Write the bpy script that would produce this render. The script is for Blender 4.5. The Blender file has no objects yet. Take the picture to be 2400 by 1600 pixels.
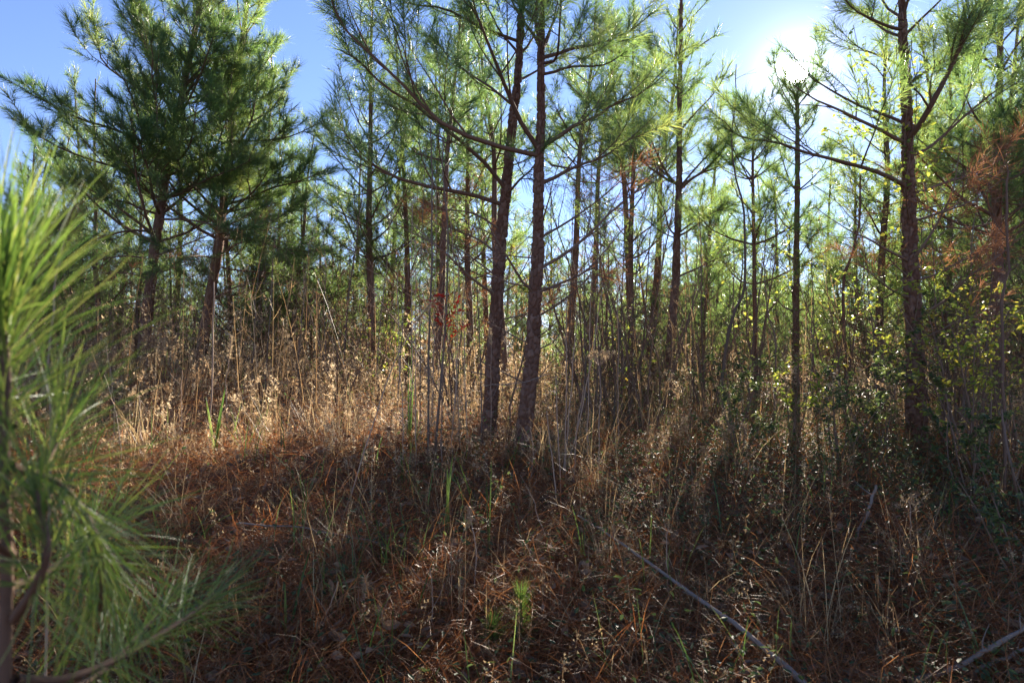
import bpy, math
import numpy as np
from mathutils import Vector

# ------------------------------------------------------------------ camera, sky, sun, exposure
SC = bpy.context.scene
PITCH = math.atan(62 / 1600)          # horizon a little below the middle of the frame
EYE = np.array([0.0, 0.0, 1.6])
cam_d = bpy.data.cameras.new('camera')
cam = bpy.data.objects.new('camera', cam_d)
SC.collection.objects.link(cam)
cam.location = EYE
cam.rotation_euler = (math.pi / 2 + PITCH, 0, 0)
cam_d.lens = 24.0
cam_d.sensor_width = 36.0
cam_d.sensor_fit = 'HORIZONTAL'
cam_d.clip_start = 0.05
cam_d.clip_end = 2000
cam_d.dof.use_dof = True
cam_d.dof.focus_distance = 6.3
cam_d.dof.aperture_fstop = 5.0
SC.camera = cam

_f = np.array([0, math.cos(PITCH), math.sin(PITCH)])
_u = np.array([0, -math.sin(PITCH), math.cos(PITCH)])
_r = np.array([1.0, 0, 0])


def ray(px, py):
    return _f + _r * ((px - 1200) / 1600) + _u * (-(py - 800) / 1600)


def P(px, py, Y):
    d = ray(px, py)
    return EYE + d * (Y / d[1])


SUN = ray(1868, 172)
SUN = SUN / np.linalg.norm(SUN)
SUN_EL = math.asin(SUN[2])
SUN_AZ = math.atan2(SUN[0], SUN[1])

world = bpy.data.worlds.new('World')
SC.world = world
world.use_nodes = True
wn = world.node_tree
wn.nodes.clear()
w_out = wn.nodes.new('ShaderNodeOutputWorld')
w_bg = wn.nodes.new('ShaderNodeBackground')
w_sky = wn.nodes.new('ShaderNodeTexSky')
w_sky.sky_type = 'NISHITA'
w_sky.sun_disc = False
w_sky.sun_elevation = SUN_EL
w_sky.sun_rotation = SUN_AZ
w_sky.altitude = 60
w_sky.air_density = 1.0
w_sky.dust_density = 0.03
w_sky.ozone_density = 4.5
w_bg.inputs['Strength'].default_value = 0.05
w_tint = wn.nodes.new('ShaderNodeVectorMath'); w_tint.operation = 'MULTIPLY'
w_tint.inputs[1].default_value = (.98, .84, .97)   # a clear late autumn sky, a little more violet
wn.links.new(w_sky.outputs[0], w_tint.inputs[0])
wn.links.new(w_tint.outputs[0], w_bg.inputs['Color'])
# the solar disc and the bright aureole of air around it, both seen in the photograph
w_tc = wn.nodes.new('ShaderNodeTexCoord')
w_dot = wn.nodes.new('ShaderNodeVectorMath'); w_dot.operation = 'DOT_PRODUCT'
w_dot.inputs[1].default_value = tuple(SUN)
w_nrm = wn.nodes.new('ShaderNodeVectorMath'); w_nrm.operation = 'NORMALIZE'
wn.links.new(w_tc.outputs['Generated'], w_nrm.inputs[0])
wn.links.new(w_nrm.outputs[0], w_dot.inputs[0])


def wmath(op, a, b=None):
    n = wn.nodes.new('ShaderNodeMath'); n.operation = op
    for i, v in enumerate((a, b)):
        if v is None:
            continue
        if isinstance(v, (int, float)):
            n.inputs[i].default_value = v
        else:
            wn.links.new(v, n.inputs[i])
    return n.outputs[0]


ang = wmath('ARCCOSINE', wmath('MINIMUM', w_dot.outputs['Value'], 0.999999))
glow = wmath('MULTIPLY', wmath('POWER', 2.718, wmath('MULTIPLY', ang, -14.0)), 0.08)
glow2 = wmath('MULTIPLY', wmath('POWER', 2.718, wmath('MULTIPLY', ang, -60.0)), 1.1)
disc = wmath('MULTIPLY', wmath('LESS_THAN', ang, math.radians(0.75)), 12.0)
w_bg2 = wn.nodes.new('ShaderNodeBackground')
w_bg2.inputs['Color'].default_value = (1.0, 0.97, 0.92, 1)
wn.links.new(wmath('ADD', wmath('ADD', glow, glow2), disc), w_bg2.inputs['Strength'])
w_add = wn.nodes.new('ShaderNodeAddShader')
wn.links.new(w_bg.outputs[0], w_add.inputs[0])
wn.links.new(w_bg2.outputs[0], w_add.inputs[1])
wn.links.new(w_add.outputs[0], w_out.inputs['Surface'])

sun_d = bpy.data.lights.new('sun', 'SUN')
sun_d.energy = 5.0
sun_d.angle = math.radians(0.53)
sun_d.color = (1.0, 0.90, 0.76)
sun_o = bpy.data.objects.new('sun', sun_d)
SC.collection.objects.link(sun_o)
sun_o.rotation_euler = Vector(SUN).to_track_quat('Z', 'Y').to_euler()

SC.view_settings.view_transform = 'Standard'
SC.view_settings.look = 'None'
SC.view_settings.gamma = 1.0
SC.view_settings.use_curve_mapping = False
SC.view_settings.exposure = 2.45
SC.cycles.use_denoising = True
SC.cycles.max_bounces = 6
SC.cycles.diffuse_bounces = 4
SC.cycles.transmission_bounces = 4
SC.cycles.glossy_bounces = 2
SC.cycles.sample_clamp_indirect = 8.0
SC.cycles.caustics_reflective = False
SC.cycles.caustics_refractive = False

# ------------------------------------------------------------------ helpers
COL = SC.collection
UP = np.array([0, 0, 1.0])


def unit(v):
    v = np.asarray(v, float)
    return v / (np.linalg.norm(v, axis=-1, keepdims=True) + 1e-9)


def RNG(s):
    return np.random.default_rng(s)


def tag(o, label=None, cat=None, group=None, kind=None):
    if label: o['label'] = label
    if cat: o['category'] = cat
    if group: o['group'] = group
    if kind: o['kind'] = kind
    return o


def link(name, data, parent=None):
    o = bpy.data.objects.new(name, data)
    COL.objects.link(o)
    if parent is not None:
        o.parent = parent
    return o


def empty(name, loc, label, cat, group=None):
    o = link(name, None)
    o.location = tuple(loc)
    o.empty_display_size = 0.2
    return tag(o, label, cat, group)


class Geo:
    """Collects triangles and quads; build() makes one mesh."""

    def __init__(self):
        self.V, self.T, self.Q, self.R, self.n = [], [], [], [], 0

    def add(self, V, T=None, Q=None, rnd=None):
        V = np.asarray(V, np.float32).reshape(-1, 3)
        if T is not None and len(T): self.T.append(np.asarray(T, np.int32) + self.n)
        if Q is not None and len(Q): self.Q.append(np.asarray(Q, np.int32) + self.n)
        self.V.append(V)
        r = np.zeros(len(V), np.float32)
        if rnd is not None: r[:] = np.asarray(rnd, np.float32).reshape(-1)
        self.R.append(r)
        self.n += len(V)

    def mesh(self, name, mat, smooth=False, base=None):
        me = bpy.data.meshes.new(name)
        V = np.concatenate(self.V) if self.V else np.zeros((0, 3), np.float32)
        if base is not None: V = V - np.asarray(base, np.float32)
        T = np.concatenate(self.T) if self.T else np.zeros((0, 3), np.int32)
        Q = np.concatenate(self.Q) if self.Q else np.zeros((0, 4), np.int32)
        R = np.concatenate(self.R) if self.R else np.zeros(0, np.float32)
        me.vertices.add(len(V)); me.vertices.foreach_set('co', V.astype(np.float32).ravel())
        lv = np.concatenate([T.ravel(), Q.ravel()]).astype(np.int32)
        me.loops.add(len(lv)); me.loops.foreach_set('vertex_index', lv)
        me.polygons.add(len(T) + len(Q))
        st = np.concatenate([np.arange(len(T)) * 3, len(T) * 3 + np.arange(len(Q)) * 4]).astype(np.int32)
        me.polygons.foreach_set('loop_start', st)
        me.polygons.foreach_set('use_smooth', np.full(len(st), smooth, bool))
        me.update(calc_edges=True)
        a = me.attributes.new('rnd', 'FLOAT', 'POINT')
        a.data.foreach_set('value', R.astype(np.float32))
        me.materials.append(mat)
        return me

    def build(self, name, mat, parent=None, smooth=False, base=None):
        return link(name, self.mesh(name, mat, smooth, base), parent)


def tubes(g, Pts, Rad, sides=4, rnd=None):
    """Batch of tubes. Pts (B,n,3), Rad (B,n)."""
    Pts = np.asarray(Pts, float); Rad = np.asarray(Rad, float)
    if Pts.ndim == 2: Pts = Pts[None]; Rad = Rad[None]
    B, n, _ = Pts.shape
    tan = np.gradient(Pts, axis=1); tan = unit(tan)
    main = unit(Pts[:, -1] - Pts[:, 0])
    ref = np.where(np.abs(main[:, 2:3]) > 0.8, np.array([[1.0, 0.1, 0]]), np.array([[0.05, 0.1, 1.0]]))
    a = unit(np.cross(tan, ref[:, None, :])); b = np.cross(tan, a)
    th = np.arange(sides) * 2 * math.pi / sides
    V = Pts[:, :, None, :] + Rad[:, :, None, None] * (a[:, :, None, :] * np.cos(th)[None, None, :, None] + b[:, :, None, :] * np.sin(th)[None, None, :, None])
    i = np.arange(n - 1)[:, None] * sides; k = np.arange(sides)[None]; k2 = (k + 1) % sides
    q = np.stack([i + k, i + k2, i + sides + k2, i + sides + k], -1).reshape(-1, 4)
    Q = (q[None] + (np.arange(B) * n * sides)[:, None, None]).reshape(-1, 4)
    r = None
    if rnd is not None: r = np.repeat(np.broadcast_to(np.asarray(rnd, float), (B,)), n * sides)
    g.add(V.reshape(-1, 3), Q=Q, rnd=r)


def wood_tubes(g, wood, sides=4, rnd=None):
    by = {}
    for pts, rad in wood: by.setdefault(len(pts), []).append((pts, rad))
    for n, L in by.items():
        tubes(g, np.array([x[0] for x in L]), np.array([x[1] for x in L]), sides, 0.5 if rnd is None else rnd)


def ribbons(g, Pts, W, side, rnd=None):
    """Flat blades. Pts (B,n,3), W (B,n) full widths, side (B,3)."""
    B, n, _ = Pts.shape
    s = side[:, None, :] * (W[:, :, None] * 0.5)
    V = np.stack([Pts - s, Pts + s], 2).reshape(-1, 3)
    i = np.arange(n - 1) * 2
    q = np.stack([i, i + 1, i + 3, i + 2], -1)
    Q = (q[None] + (np.arange(B) * 2 * n)[:, None, None]).reshape(-1, 4)
    g.add(V, Q=Q, rnd=None if rnd is None else np.repeat(rnd, 2 * n))


def needles(g, rng, p, d, L, w, rnd, bend=0.0):
    """Thin needles: one triangle, or a bent pair when bend > 0."""
    N = len(p)
    s = unit(np.cross(d, rng.normal(size=(N, 3)))) * (w * 0.5)[:, None]
    if bend <= 0:
        V = np.stack([p - s, p + s, p + d * L[:, None]], 1).reshape(-1, 3)
        g.add(V, T=np.arange(3 * N).reshape(-1, 3), rnd=np.repeat(rnd, 3))
    else:
        dr = np.array([0, 0, -1.0]) * (bend * L)[:, None] + rng.normal(size=(N, 3)) * (bend * .5 * L)[:, None]
        m = p + d * (L * .55)[:, None]
        t = p + d * L[:, None] + dr
        V = np.stack([p - s, p + s, m + s * .8, m - s * .8, t], 1).reshape(-1, 3)
        o = np.arange(N)[:, None] * 5
        g.add(V, T=o + np.array([[3, 2, 4]]), Q=o + np.array([[0, 1, 2, 3]]), rnd=np.repeat(rnd, 5))


def leaves(g, rng, p, d, nrm, L, W, rnd, fold=0.25):
    """Elliptic leaves folded along the midrib: two quads each."""
    N = len(p)
    d = unit(d); s = unit(np.cross(d, nrm)); nn = np.cross(s, d)
    L = L[:, None]; W = W[:, None]
    def at(t, w): return p + d * L * t + s * W * w + nn * (np.abs(w) * W * fold - L * 0.12 * t * t)
    V = np.stack([at(0, 0), at(.3, .5), at(.7, .4), at(1, 0), at(.7, -.4), at(.3, -.5)], 1).reshape(-1, 3)
    o = np.arange(N)[:, None] * 6
    Q = np.concatenate([o + np.array([[0, 1, 2, 3]]), o + np.array([[0, 3, 4, 5]])])
    g.add(V, Q=Q, rnd=np.repeat(rnd, 6))


def blades(rng, x, y, z, L, phi0, phi1, n=5, wob=0.12):
    """Curved strands: polar angle from vertical goes phi0 -> phi1 along the length."""
    B = len(x)
    az = rng.uniform(0, 2 * math.pi, B)
    t = np.linspace(0, 1, n)
    phi = phi0[:, None] + (phi1 - phi0)[:, None] * t[None]
    azz = az[:, None] + np.cumsum(rng.normal(0, wob, (B, n)), 1)
    D = np.stack([np.sin(phi) * np.cos(azz), np.sin(phi) * np.sin(azz), np.cos(phi)], -1) * (L / (n - 1))[:, None, None]
    Pp = np.cumsum(D, 1); Pp -= Pp[:, :1]
    Pp += np.stack([x, y, z], -1)[:, None]
    side = unit(np.stack([-np.sin(az), np.cos(az), rng.normal(0, .4, B)], -1))
    return Pp, side


def spline(pts, n):
    """Catmull-Rom through pts, n samples evenly spread."""
    pts = np.asarray(pts, float)
    Pp = np.vstack([2 * pts[0] - pts[1], pts, 2 * pts[-1] - pts[-2]])
    m = len(pts) - 1
    u = np.linspace(0, m - 1e-6, n); i = u.astype(int); t = (u - i)[:, None]
    p0, p1, p2, p3 = Pp[i], Pp[i + 1], Pp[i + 2], Pp[i + 3]
    return .5 * (2 * p1 + (p2 - p0) * t + (2 * p0 - 5 * p1 + 4 * p2 - p3) * t * t + (3 * p1 - p0 - 3 * p2 + p3) * t ** 3)


def vnoise(x, y, seed=0):
    xi = np.floor(x).astype(np.int64); yi = np.floor(y).astype(np.int64)
    fx = x - xi; fy = y - yi
    fx = fx * fx * (3 - 2 * fx); fy = fy * fy * (3 - 2 * fy)
    def h(a, b):
        k = (a * 374761393 + b * 668265263 + seed * 974634777) & 0xFFFFFFFF
        k = ((k ^ (k >> 13)) * 1274126177) & 0xFFFFFFFF
        return ((k ^ (k >> 16)) & 0xFFFF) / 65535.0
    return (h(xi, yi) * (1 - fx) + h(xi + 1, yi) * fx) * (1 - fy) + (h(xi, yi + 1) * (1 - fx) + h(xi + 1, yi + 1) * fx) * fy


def sst(a, b, x):
    t = np.clip((x - a) / (b - a), 0, 1)
    return t * t * (3 - 2 * t)


def TZ(x, y):
    """Ground height: a road verge, a bank, then the floor of the wood, higher on the left."""
    x = np.asarray(x, float); y = np.asarray(y, float)
    s = np.clip((y - 1.6 - .2 * np.sin(x * .6)) / 3.8, 0, 1)
    s = .5 * s + .5 * s * s * (3 - 2 * s)
    zp = .92 + .52 * sst(-.8, -5.0, x) * sst(4.0, 9.0, y) + .25 * sst(12, 60, y)
    n = (vnoise(x * .9, y * .9, 1) - .5) * .26 + (vnoise(x * 2.7, y * 2.7, 2) - .5) * .07
    return s * zp + n * sst(1.2, 3.0, y) * (1 - .5 * sst(20, 60, y))


# ------------------------------------------------------------------ materials
def new_mat(name):
    m = bpy.data.materials.new(name); m.use_nodes = True
    nt = m.node_tree; nt.nodes.clear()
    out = nt.nodes.new('ShaderNodeOutputMaterial')
    return m, nt, out


def ramp(nt, fac, cols):
    r = nt.nodes.new('ShaderNodeValToRGB')
    el = r.color_ramp.elements
    while len(el) < len(cols): el.new(0.5)
    for i, c in enumerate(cols):
        el[i].position = i / (len(cols) - 1); el[i].color = (*c, 1)
    nt.links.new(fac, r.inputs[0])
    return r.outputs[0]


def foliage(name, cols, trans=0.4, boost=1.6, rough=0.45, spec=0.5, warm=(1, 1, 1), objvar=0.0):
    m, nt, out = new_mat(name)
    at = nt.nodes.new('ShaderNodeAttribute'); at.attribute_name = 'rnd'
    fac = at.outputs['Fac']
    if objvar:
        oi = nt.nodes.new('ShaderNodeObjectInfo')
        ma = nt.nodes.new('ShaderNodeMath'); ma.operation = 'MULTIPLY_ADD'
        nt.links.new(oi.outputs['Random'], ma.inputs[0]); ma.inputs[1].default_value = objvar
        nt.links.new(fac, ma.inputs[2])
        sb = nt.nodes.new('ShaderNodeMath'); sb.operation = 'SUBTRACT'
        nt.links.new(ma.outputs[0], sb.inputs[0]); sb.inputs[1].default_value = objvar * .5
        fac = sb.outputs[0]
    c = ramp(nt, fac, cols)
    b = nt.nodes.new('ShaderNodeBsdfPrincipled')
    nt.links.new(c, b.inputs['Base Color'])
    b.inputs['Roughness'].default_value = rough
    b.inputs['Specular IOR Level'].default_value = spec
    if trans > 0:
        t = nt.nodes.new('ShaderNodeBsdfTranslucent')
        mx = nt.nodes.new('ShaderNodeVectorMath'); mx.operation = 'MULTIPLY'
        nt.links.new(c, mx.inputs[0]); mx.inputs[1].default_value = tuple(boost * w for w in warm)
        nt.links.new(mx.outputs[0], t.inputs['Color'])
        ms = nt.nodes.new('ShaderNodeMixShader'); ms.inputs[0].default_value = trans
        nt.links.new(b.outputs[0], ms.inputs[1]); nt.links.new(t.outputs[0], ms.inputs[2])
        nt.links.new(ms.outputs[0], out.inputs[0])
    else:
        nt.links.new(b.outputs[0], out.inputs[0])
    return m


def barkmat(name, cols, scale=(60, 60, 9), bump=0.4, rough=0.9, attr=0.6):
    m, nt, out = new_mat(name)
    tc = nt.nodes.new('ShaderNodeTexCoord')
    mp = nt.nodes.new('ShaderNodeMapping'); mp.inputs['Scale'].default_value = scale
    nt.links.new(tc.outputs['Object'], mp.inputs[0])
    nz = nt.nodes.new('ShaderNodeTexNoise'); nz.inputs['Scale'].default_value = 1.0
    nz.inputs['Detail'].default_value = 5; nz.inputs['Roughness'].default_value = .65
    nt.links.new(mp.outputs[0], nz.inputs['Vector'])
    at = nt.nodes.new('ShaderNodeAttribute'); at.attribute_name = 'rnd'
    mx = nt.nodes.new('ShaderNodeMix'); mx.data_type = 'FLOAT'; mx.inputs[0].default_value = attr
    nt.links.new(nz.outputs[0], mx.inputs[2]); nt.links.new(at.outputs['Fac'], mx.inputs[3])
    c = ramp(nt, mx.outputs[0], cols)
    b = nt.nodes.new('ShaderNodeBsdfPrincipled')
    nt.links.new(c, b.inputs['Base Color']); b.inputs['Roughness'].default_value = rough
    b.inputs['Specular IOR Level'].default_value = .3
    bp = nt.nodes.new('ShaderNodeBump'); bp.inputs['Strength'].default_value = bump; bp.inputs['Distance'].default_value = .004
    nt.links.new(nz.outputs[0], bp.inputs['Height']); nt.links.new(bp.outputs[0], b.inputs['Normal'])
    nt.links.new(b.outputs[0], out.inputs[0])
    return m


M = {}
M['needle'] = foliage('pine_needles', [(.034, .074, .028), (.056, .102, .036), (.088, .132, .046), (.142, .168, .058)], .52, 2.8, .42, .5, (1.2, 1.08, .75), .35)
M['needle_fg'] = foliage('young_pine_needles', [(.040, .085, .020), (.065, .120, .026), (.120, .170, .040), (.20, .22, .07)], .45, 1.9, .48, .5, (1.1, 1.05, .7))
M['needle_dead'] = foliage('dead_pine_needles', [(.15, .062, .028), (.24, .102, .044), (.34, .17, .08)], .4, 1.4, .6, .3)
M['straw'] = foliage('pine_straw', [(.16, .050, .014), (.27, .088, .024), (.37, .14, .042), (.45, .23, .09)], .45, 1.3, .5, .4)
M['dry'] = foliage('dry_grass', [(.14, .072, .032), (.25, .15, .070), (.38, .26, .125), (.50, .38, .20)], .45, 1.3, .5, .4)
M['green_blade'] = foliage('green_grass', [(.05, .09, .02), (.09, .15, .03), (.17, .21, .05)], .45, 1.8, .4, .5)
M['weed'] = foliage('dry_weeds', [(.17, .10, .05), (.28, .18, .095), (.42, .30, .17), (.56, .44, .28)], .45, 1.3, .7, .2)
M['leaf'] = foliage('honeysuckle_leaves', [(.036, .058, .020), (.058, .084, .025), (.10, .125, .035), (.19, .185, .05)], .42, 2.0, .52, .4)
M['leaf_y'] = foliage('yellow_green_leaves', [(.08, .13, .02), (.16, .21, .03), (.28, .29, .04), (.40, .30, .04)], .55, 1.9, .4, .5)
M['leaf_red'] = foliage('red_leaves', [(.42, .03, .018), (.55, .06, .025), (.6, .13, .035)], .5, 1.5, .4, .4)
M['thicket'] = foliage('dead_twig_thicket', [(.09, .055, .035), (.15, .095, .062), (.23, .16, .11)], 0, 1, .8, .2)
M['leaf_brown'] = foliage('dead_leaves', [(.10, .055, .03), (.19, .11, .06), (.30, .19, .11)], .2, 1.2, .6, .3)
M['bark'] = barkmat('pine_bark', [(.060, .028, .017), (.125, .061, .036), (.185, .108, .072), (.28, .195, .145)], (40, 40, 14), .8)
M['twig'] = barkmat('pine_branch_bark', [(.075, .042, .026), (.130, .075, .045), (.19, .125, .085)], (50, 50, 50), .4, .85, .3)
M['dtwig'] = barkmat('dead_branch_bark', [(.10, .065, .045), (.18, .115, .075), (.26, .19, .14)], (60, 60, 60), .4, .9, .3)
M['stem'] = barkmat('grey_sapling_bark', [(.085, .060, .042), (.150, .112, .082), (.24, .19, .15)], (70, 70, 12), .4, .85, .3)
M['reed'] = barkmat('dry_reed', [(.24, .15, .09), (.34, .23, .15), (.44, .33, .23)], (90, 90, 6), .2, .7, .3)
M['log'] = barkmat('weathered_stick', [(.12, .09, .068), (.22, .17, .13), (.32, .265, .215)], (70, 70, 10), .4, .9, .2)

m, nt, out = new_mat('leaf_litter_ground')
tc = nt.nodes.new('ShaderNodeTexCoord')
n1 = nt.nodes.new('ShaderNodeTexNoise'); n1.inputs['Scale'].default_value = 34; n1.inputs['Detail'].default_value = 8; n1.inputs['Roughness'].default_value = .7
n2 = nt.nodes.new('ShaderNodeTexNoise'); n2.inputs['Scale'].default_value = 1.3; n2.inputs['Detail'].default_value = 4
nt.links.new(tc.outputs['Object'], n1.inputs['Vector']); nt.links.new(tc.outputs['Object'], n2.inputs['Vector'])
c1 = ramp(nt, n1.outputs[0], [(.035, .018, .010), (.080, .036, .016), (.150, .066, .026), (.24, .13, .055)])
c2 = ramp(nt, n2.outputs[0], [(.70, .75, .8), (1.1, 1.0, .9)])
mm = nt.nodes.new('ShaderNodeMix'); mm.data_type = 'RGBA'; mm.blend_type = 'MULTIPLY'; mm.inputs[0].default_value = 1
nt.links.new(c1, mm.inputs[6]); nt.links.new(c2, mm.inputs[7])
b = nt.nodes.new('ShaderNodeBsdfPrincipled'); b.inputs['Roughness'].default_value = .95
nt.links.new(mm.outputs[2], b.inputs['Base Color'])
bp = nt.nodes.new('ShaderNodeBump'); bp.inputs['Distance'].default_value = .03; bp.inputs['Strength'].default_value = .8
nt.links.new(n1.outputs[0], bp.inputs['Height']); nt.links.new(bp.outputs[0], b.inputs['Normal'])
nt.links.new(b.outputs[0], out.inputs[0])
M['ground'] = m

# ------------------------------------------------------------------ ground
def axis(dense0, dense1, step, lo, hi):
    a = list(np.arange(dense0, dense1 + 1e-6, step))
    s = step; v = a[-1]
    while v < hi: s *= 1.22; v += s; a.append(v)
    s = step; v = a[0]
    while v > lo: s *= 1.22; v -= s; a.insert(0, v)
    return np.array(a)


gx = axis(-9, 9, .11, -400, 400); gy = axis(1.2, 14, .11, -60, 700)
XX, YY = np.meshgrid(gx, gy)
ZZ = TZ(XX, YY)
nx, ny = len(gx), len(gy)
ii = (np.arange(ny - 1)[:, None] * nx + np.arange(nx - 1)[None]).ravel()
g = Geo()
g.add(np.stack([XX, YY, ZZ], -1).reshape(-1, 3), Q=np.stack([ii, ii + 1, ii + nx + 1, ii + nx], -1))
tag(g.build('ground', M['ground'], smooth=True), 'brown litter covered bank rising to the floor of the pine wood', 'ground', kind='structure')

# ------------------------------------------------------------------ pine generator
class Sk:
    def __init__(self):
        self.wood, self.nd = [], []


def seglen(pts):
    return float(np.linalg.norm(np.diff(pts, axis=0), axis=1).sum())


def path(rng, sk, pts, r, lvl, maxl, live, tail=.36, sp=.19, rmin=.0016):
    n = len(pts); t = np.linspace(0, 1, n)
    L = seglen(pts)
    sk.wood.append((pts, np.maximum(r * (1 - .8 * t), rmin)))
    if live:
        tl = min(L, tail * rng.uniform(.75, 1.25)) / max(L, 1e-6)
        u = np.linspace(1 - tl, 1, 5)
        sk.nd.append(np.stack([np.interp(u, t, pts[:, k]) for k in range(3)], 1))
    if lvl < maxl and L > .16:
        k = max(2, int(L * .85 / sp))
        sg = 1 if rng.random() < .5 else -1
        for i in range(k):
            u = .16 + .8 * (i + rng.random()) / k
            p = np.array([np.interp(u, t, pts[:, c]) for c in range(3)])
            j = min(int(u * (n - 1)), n - 2)
            tn = unit(pts[j + 1] - pts[j])
            lat = np.cross(tn, UP)
            lat = unit(lat) if np.linalg.norm(lat) > .15 else unit(rng.normal(size=3))
            sg = -sg
            lat = unit(lat * sg + UP * rng.uniform(-.25, .75) + rng.normal(0, .25, 3))
            a = math.radians(rng.uniform(32, 58))
            d = tn * math.cos(a) + lat * math.sin(a)
            cl = L * (.50 * (1 - u) + .16) * rng.uniform(.6, 1.2)
            cl = min(max(cl, .13), .95)
            grow(rng, sk, p, d, cl, max(r * .45 * (1 - .5 * u), rmin), lvl + 1, maxl, live, tail, sp, rmin)


def grow(rng, sk, p, d, L, r, lvl, maxl, live, tail=.36, sp=.19, rmin=.0016, upb=.55):
    n = 8 if lvl == 0 else (6 if lvl == 1 else 4)
    st = L / (n - 1)
    pts = [np.asarray(p, float)]
    dd = unit(d)
    for i in range(n - 1):
        dd = unit(dd + UP * upb * st * (1.3 if live else .5) + rng.normal(0, .10, 3))
        pts.append(pts[-1] + dd * st)
    path(rng, sk, np.array(pts), r, lvl, maxl, live, tail, sp, rmin)


def spray(g, rng, nd, dens, w, nl=(.12, .19), bend=0.0):
    """Needles along the needle-bearing ends of twigs."""
    Ps, Ts, Ss, Rs = [], [], [], []
    for pts in nd:
        L = seglen(pts)
        m = max(6, int(L * dens) + int(dens * .035))
        s = rng.random(m) ** 1.15
        t = 1 - s; tt = np.linspace(0, 1, len(pts))
        Ps.append(np.stack([np.interp(t, tt, pts[:, k]) for k in range(3)], 1))
        Ts.append(np.broadcast_to(unit(pts[-1] - pts[-2] if len(pts) < 3 else pts[-1] - pts[1]), (m, 3)))
        Ss.append(s); Rs.append(np.clip(rng.uniform(.15, .75) + rng.normal(0, .13, m), 0, 1))
    if not Ps: return
    p = np.concatenate(Ps); T = np.concatenate(Ts); s = np.concatenate(Ss); rn = np.concatenate(Rs)
    N = len(p)
    a = np.radians(18 + 48 * s ** .8 + rng.normal(0, 11, N))
    q = rng.normal(size=(N, 3)); q = unit(q - T * (q * T).sum(1, keepdims=True))
    d = unit(T * np.cos(a)[:, None] + q * np.sin(a)[:, None])
    needles(g, rng, p, d, rng.uniform(nl[0], nl[1], N) * (1 - .25 * s), rng.uniform(.75, 1.25, N) * w, rn, bend)


def bark_trunk(pts, r0, r1, rough, nring, sides, seed, plate=(.034, .062), depth=.019):
    """Trunk whose bark is split into raised plates (cells on the trunk's skin)."""
    C = spline(pts, nring)
    t = np.linspace(0, 1, nring)
    rad = r0 + (r1 - r0) * t
    rad = rad * (1 + .35 * np.exp(-t * 28))
    s = np.concatenate([[0], np.cumsum(np.linalg.norm(np.diff(C, axis=0), axis=1))])
    th = np.arange(sides) * 2 * math.pi / sides
    rng = RNG(seed)
    disp = np.zeros((nring, sides)); col = np.zeros((nring, sides))
    rm = (r0 + r1) / 2
    if rough:
        nc = max(5, int(2 * math.pi * rm / plate[0])); nr = int(s[-1] / plate[1]) + 3
        jx = rng.uniform(.08, .92, (nr, nc)); jy = rng.uniform(.02, .98, (nr, nc)); cr = rng.random((nr, nc))
        U = np.broadcast_to(th / (2 * math.pi) * nc, (nring, sides)) + .45 * (vnoise(np.broadcast_to(th * 4, (nring, sides)), np.broadcast_to(s[:, None] * 30, (nring, sides)), seed) - .5)
        Vv = np.broadcast_to(s[:, None] / plate[1], (nring, sides)) + .5 * (vnoise(np.broadcast_to(th * 5, (nring, sides)), np.broadcast_to(s[:, None] * 26, (nring, sides)), seed + 3) - .5) + 1
        ui = np.floor(U).astype(int); vi = np.floor(Vv).astype(int)
        f1 = np.full(U.shape, 9.0); f2 = np.full(U.shape, 9.0); cc = np.zeros(U.shape)
        for du in (-1, 0, 1):
            for dv in (-1, 0, 1):
                a = ui + du; bq = np.clip(vi + dv, 0, nr - 1); am = a % nc
                dx = a + jx[bq, am] - U; dy = bq + jy[bq, am] - Vv
                dd = np.sqrt(dx * dx + dy * dy)
                nearer = dd < f1
                f2 = np.where(nearer, f1, np.minimum(f2, dd)); cc = np.where(nearer, cr[bq, am], cc); f1 = np.where(nearer, dd, f1)
        e = np.clip((f2 - f1) / .28, 0, 1)
        disp = depth * (e * e * (3 - 2 * e) - .6) + depth * .6 * (cc - .5) * (e > .3)
        col = cc * .75 + .25 * rng.random(U.shape)
    else:
        col = rng.random((nring, sides))
    tan = unit(np.gradient(C, axis=0))
    a = unit(np.cross(tan, np.array([0, 1.0, .02]))); b2 = np.cross(tan, a)
    R = rad[:, None] + disp
    V = C[:, None] + R[..., None] * (a[:, None] * np.cos(th)[None, :, None] + b2[:, None] * np.sin(th)[None, :, None])
    i = np.arange(nring - 1)[:, None] * sides; k = np.arange(sides)[None]; k2 = (k + 1) % sides
    g = Geo(); g.add(V.reshape(-1, 3), Q=np.stack([i + k, i + k2, i + sides + k2, i + sides + k], -1).reshape(-1, 4), rnd=col.ravel())
    return g, C, rad


def path3(pxs, Y0, n=9):
    """Limb given as (x, y, depth offset) measured in the photograph -> world polyline."""
    return spline([P(a, b_, Y0 + dy) for a, b_, dy in pxs], n)


def px_trunk(pxs, Y0, top_extra=0.0, lean=0.0):
    pts = [P(a, b_, Y0 + lean * i) for i, (a, b_) in enumerate(pxs)]
    z0 = float(TZ(pts[0][0], pts[0][1]))
    base = pts[0].copy(); base[2] = z0 - .06
    if base[2] < pts[0][2] - .02: pts = [base] + pts
    else: pts = [base] + [p for p in pts[1:] if p[2] > base[2] + .2]
    if top_extra:
        d = unit(pts[-1] - pts[-2]); pts.append(pts[-1] + unit(d + UP * .5) * top_extra)
    return pts


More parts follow.
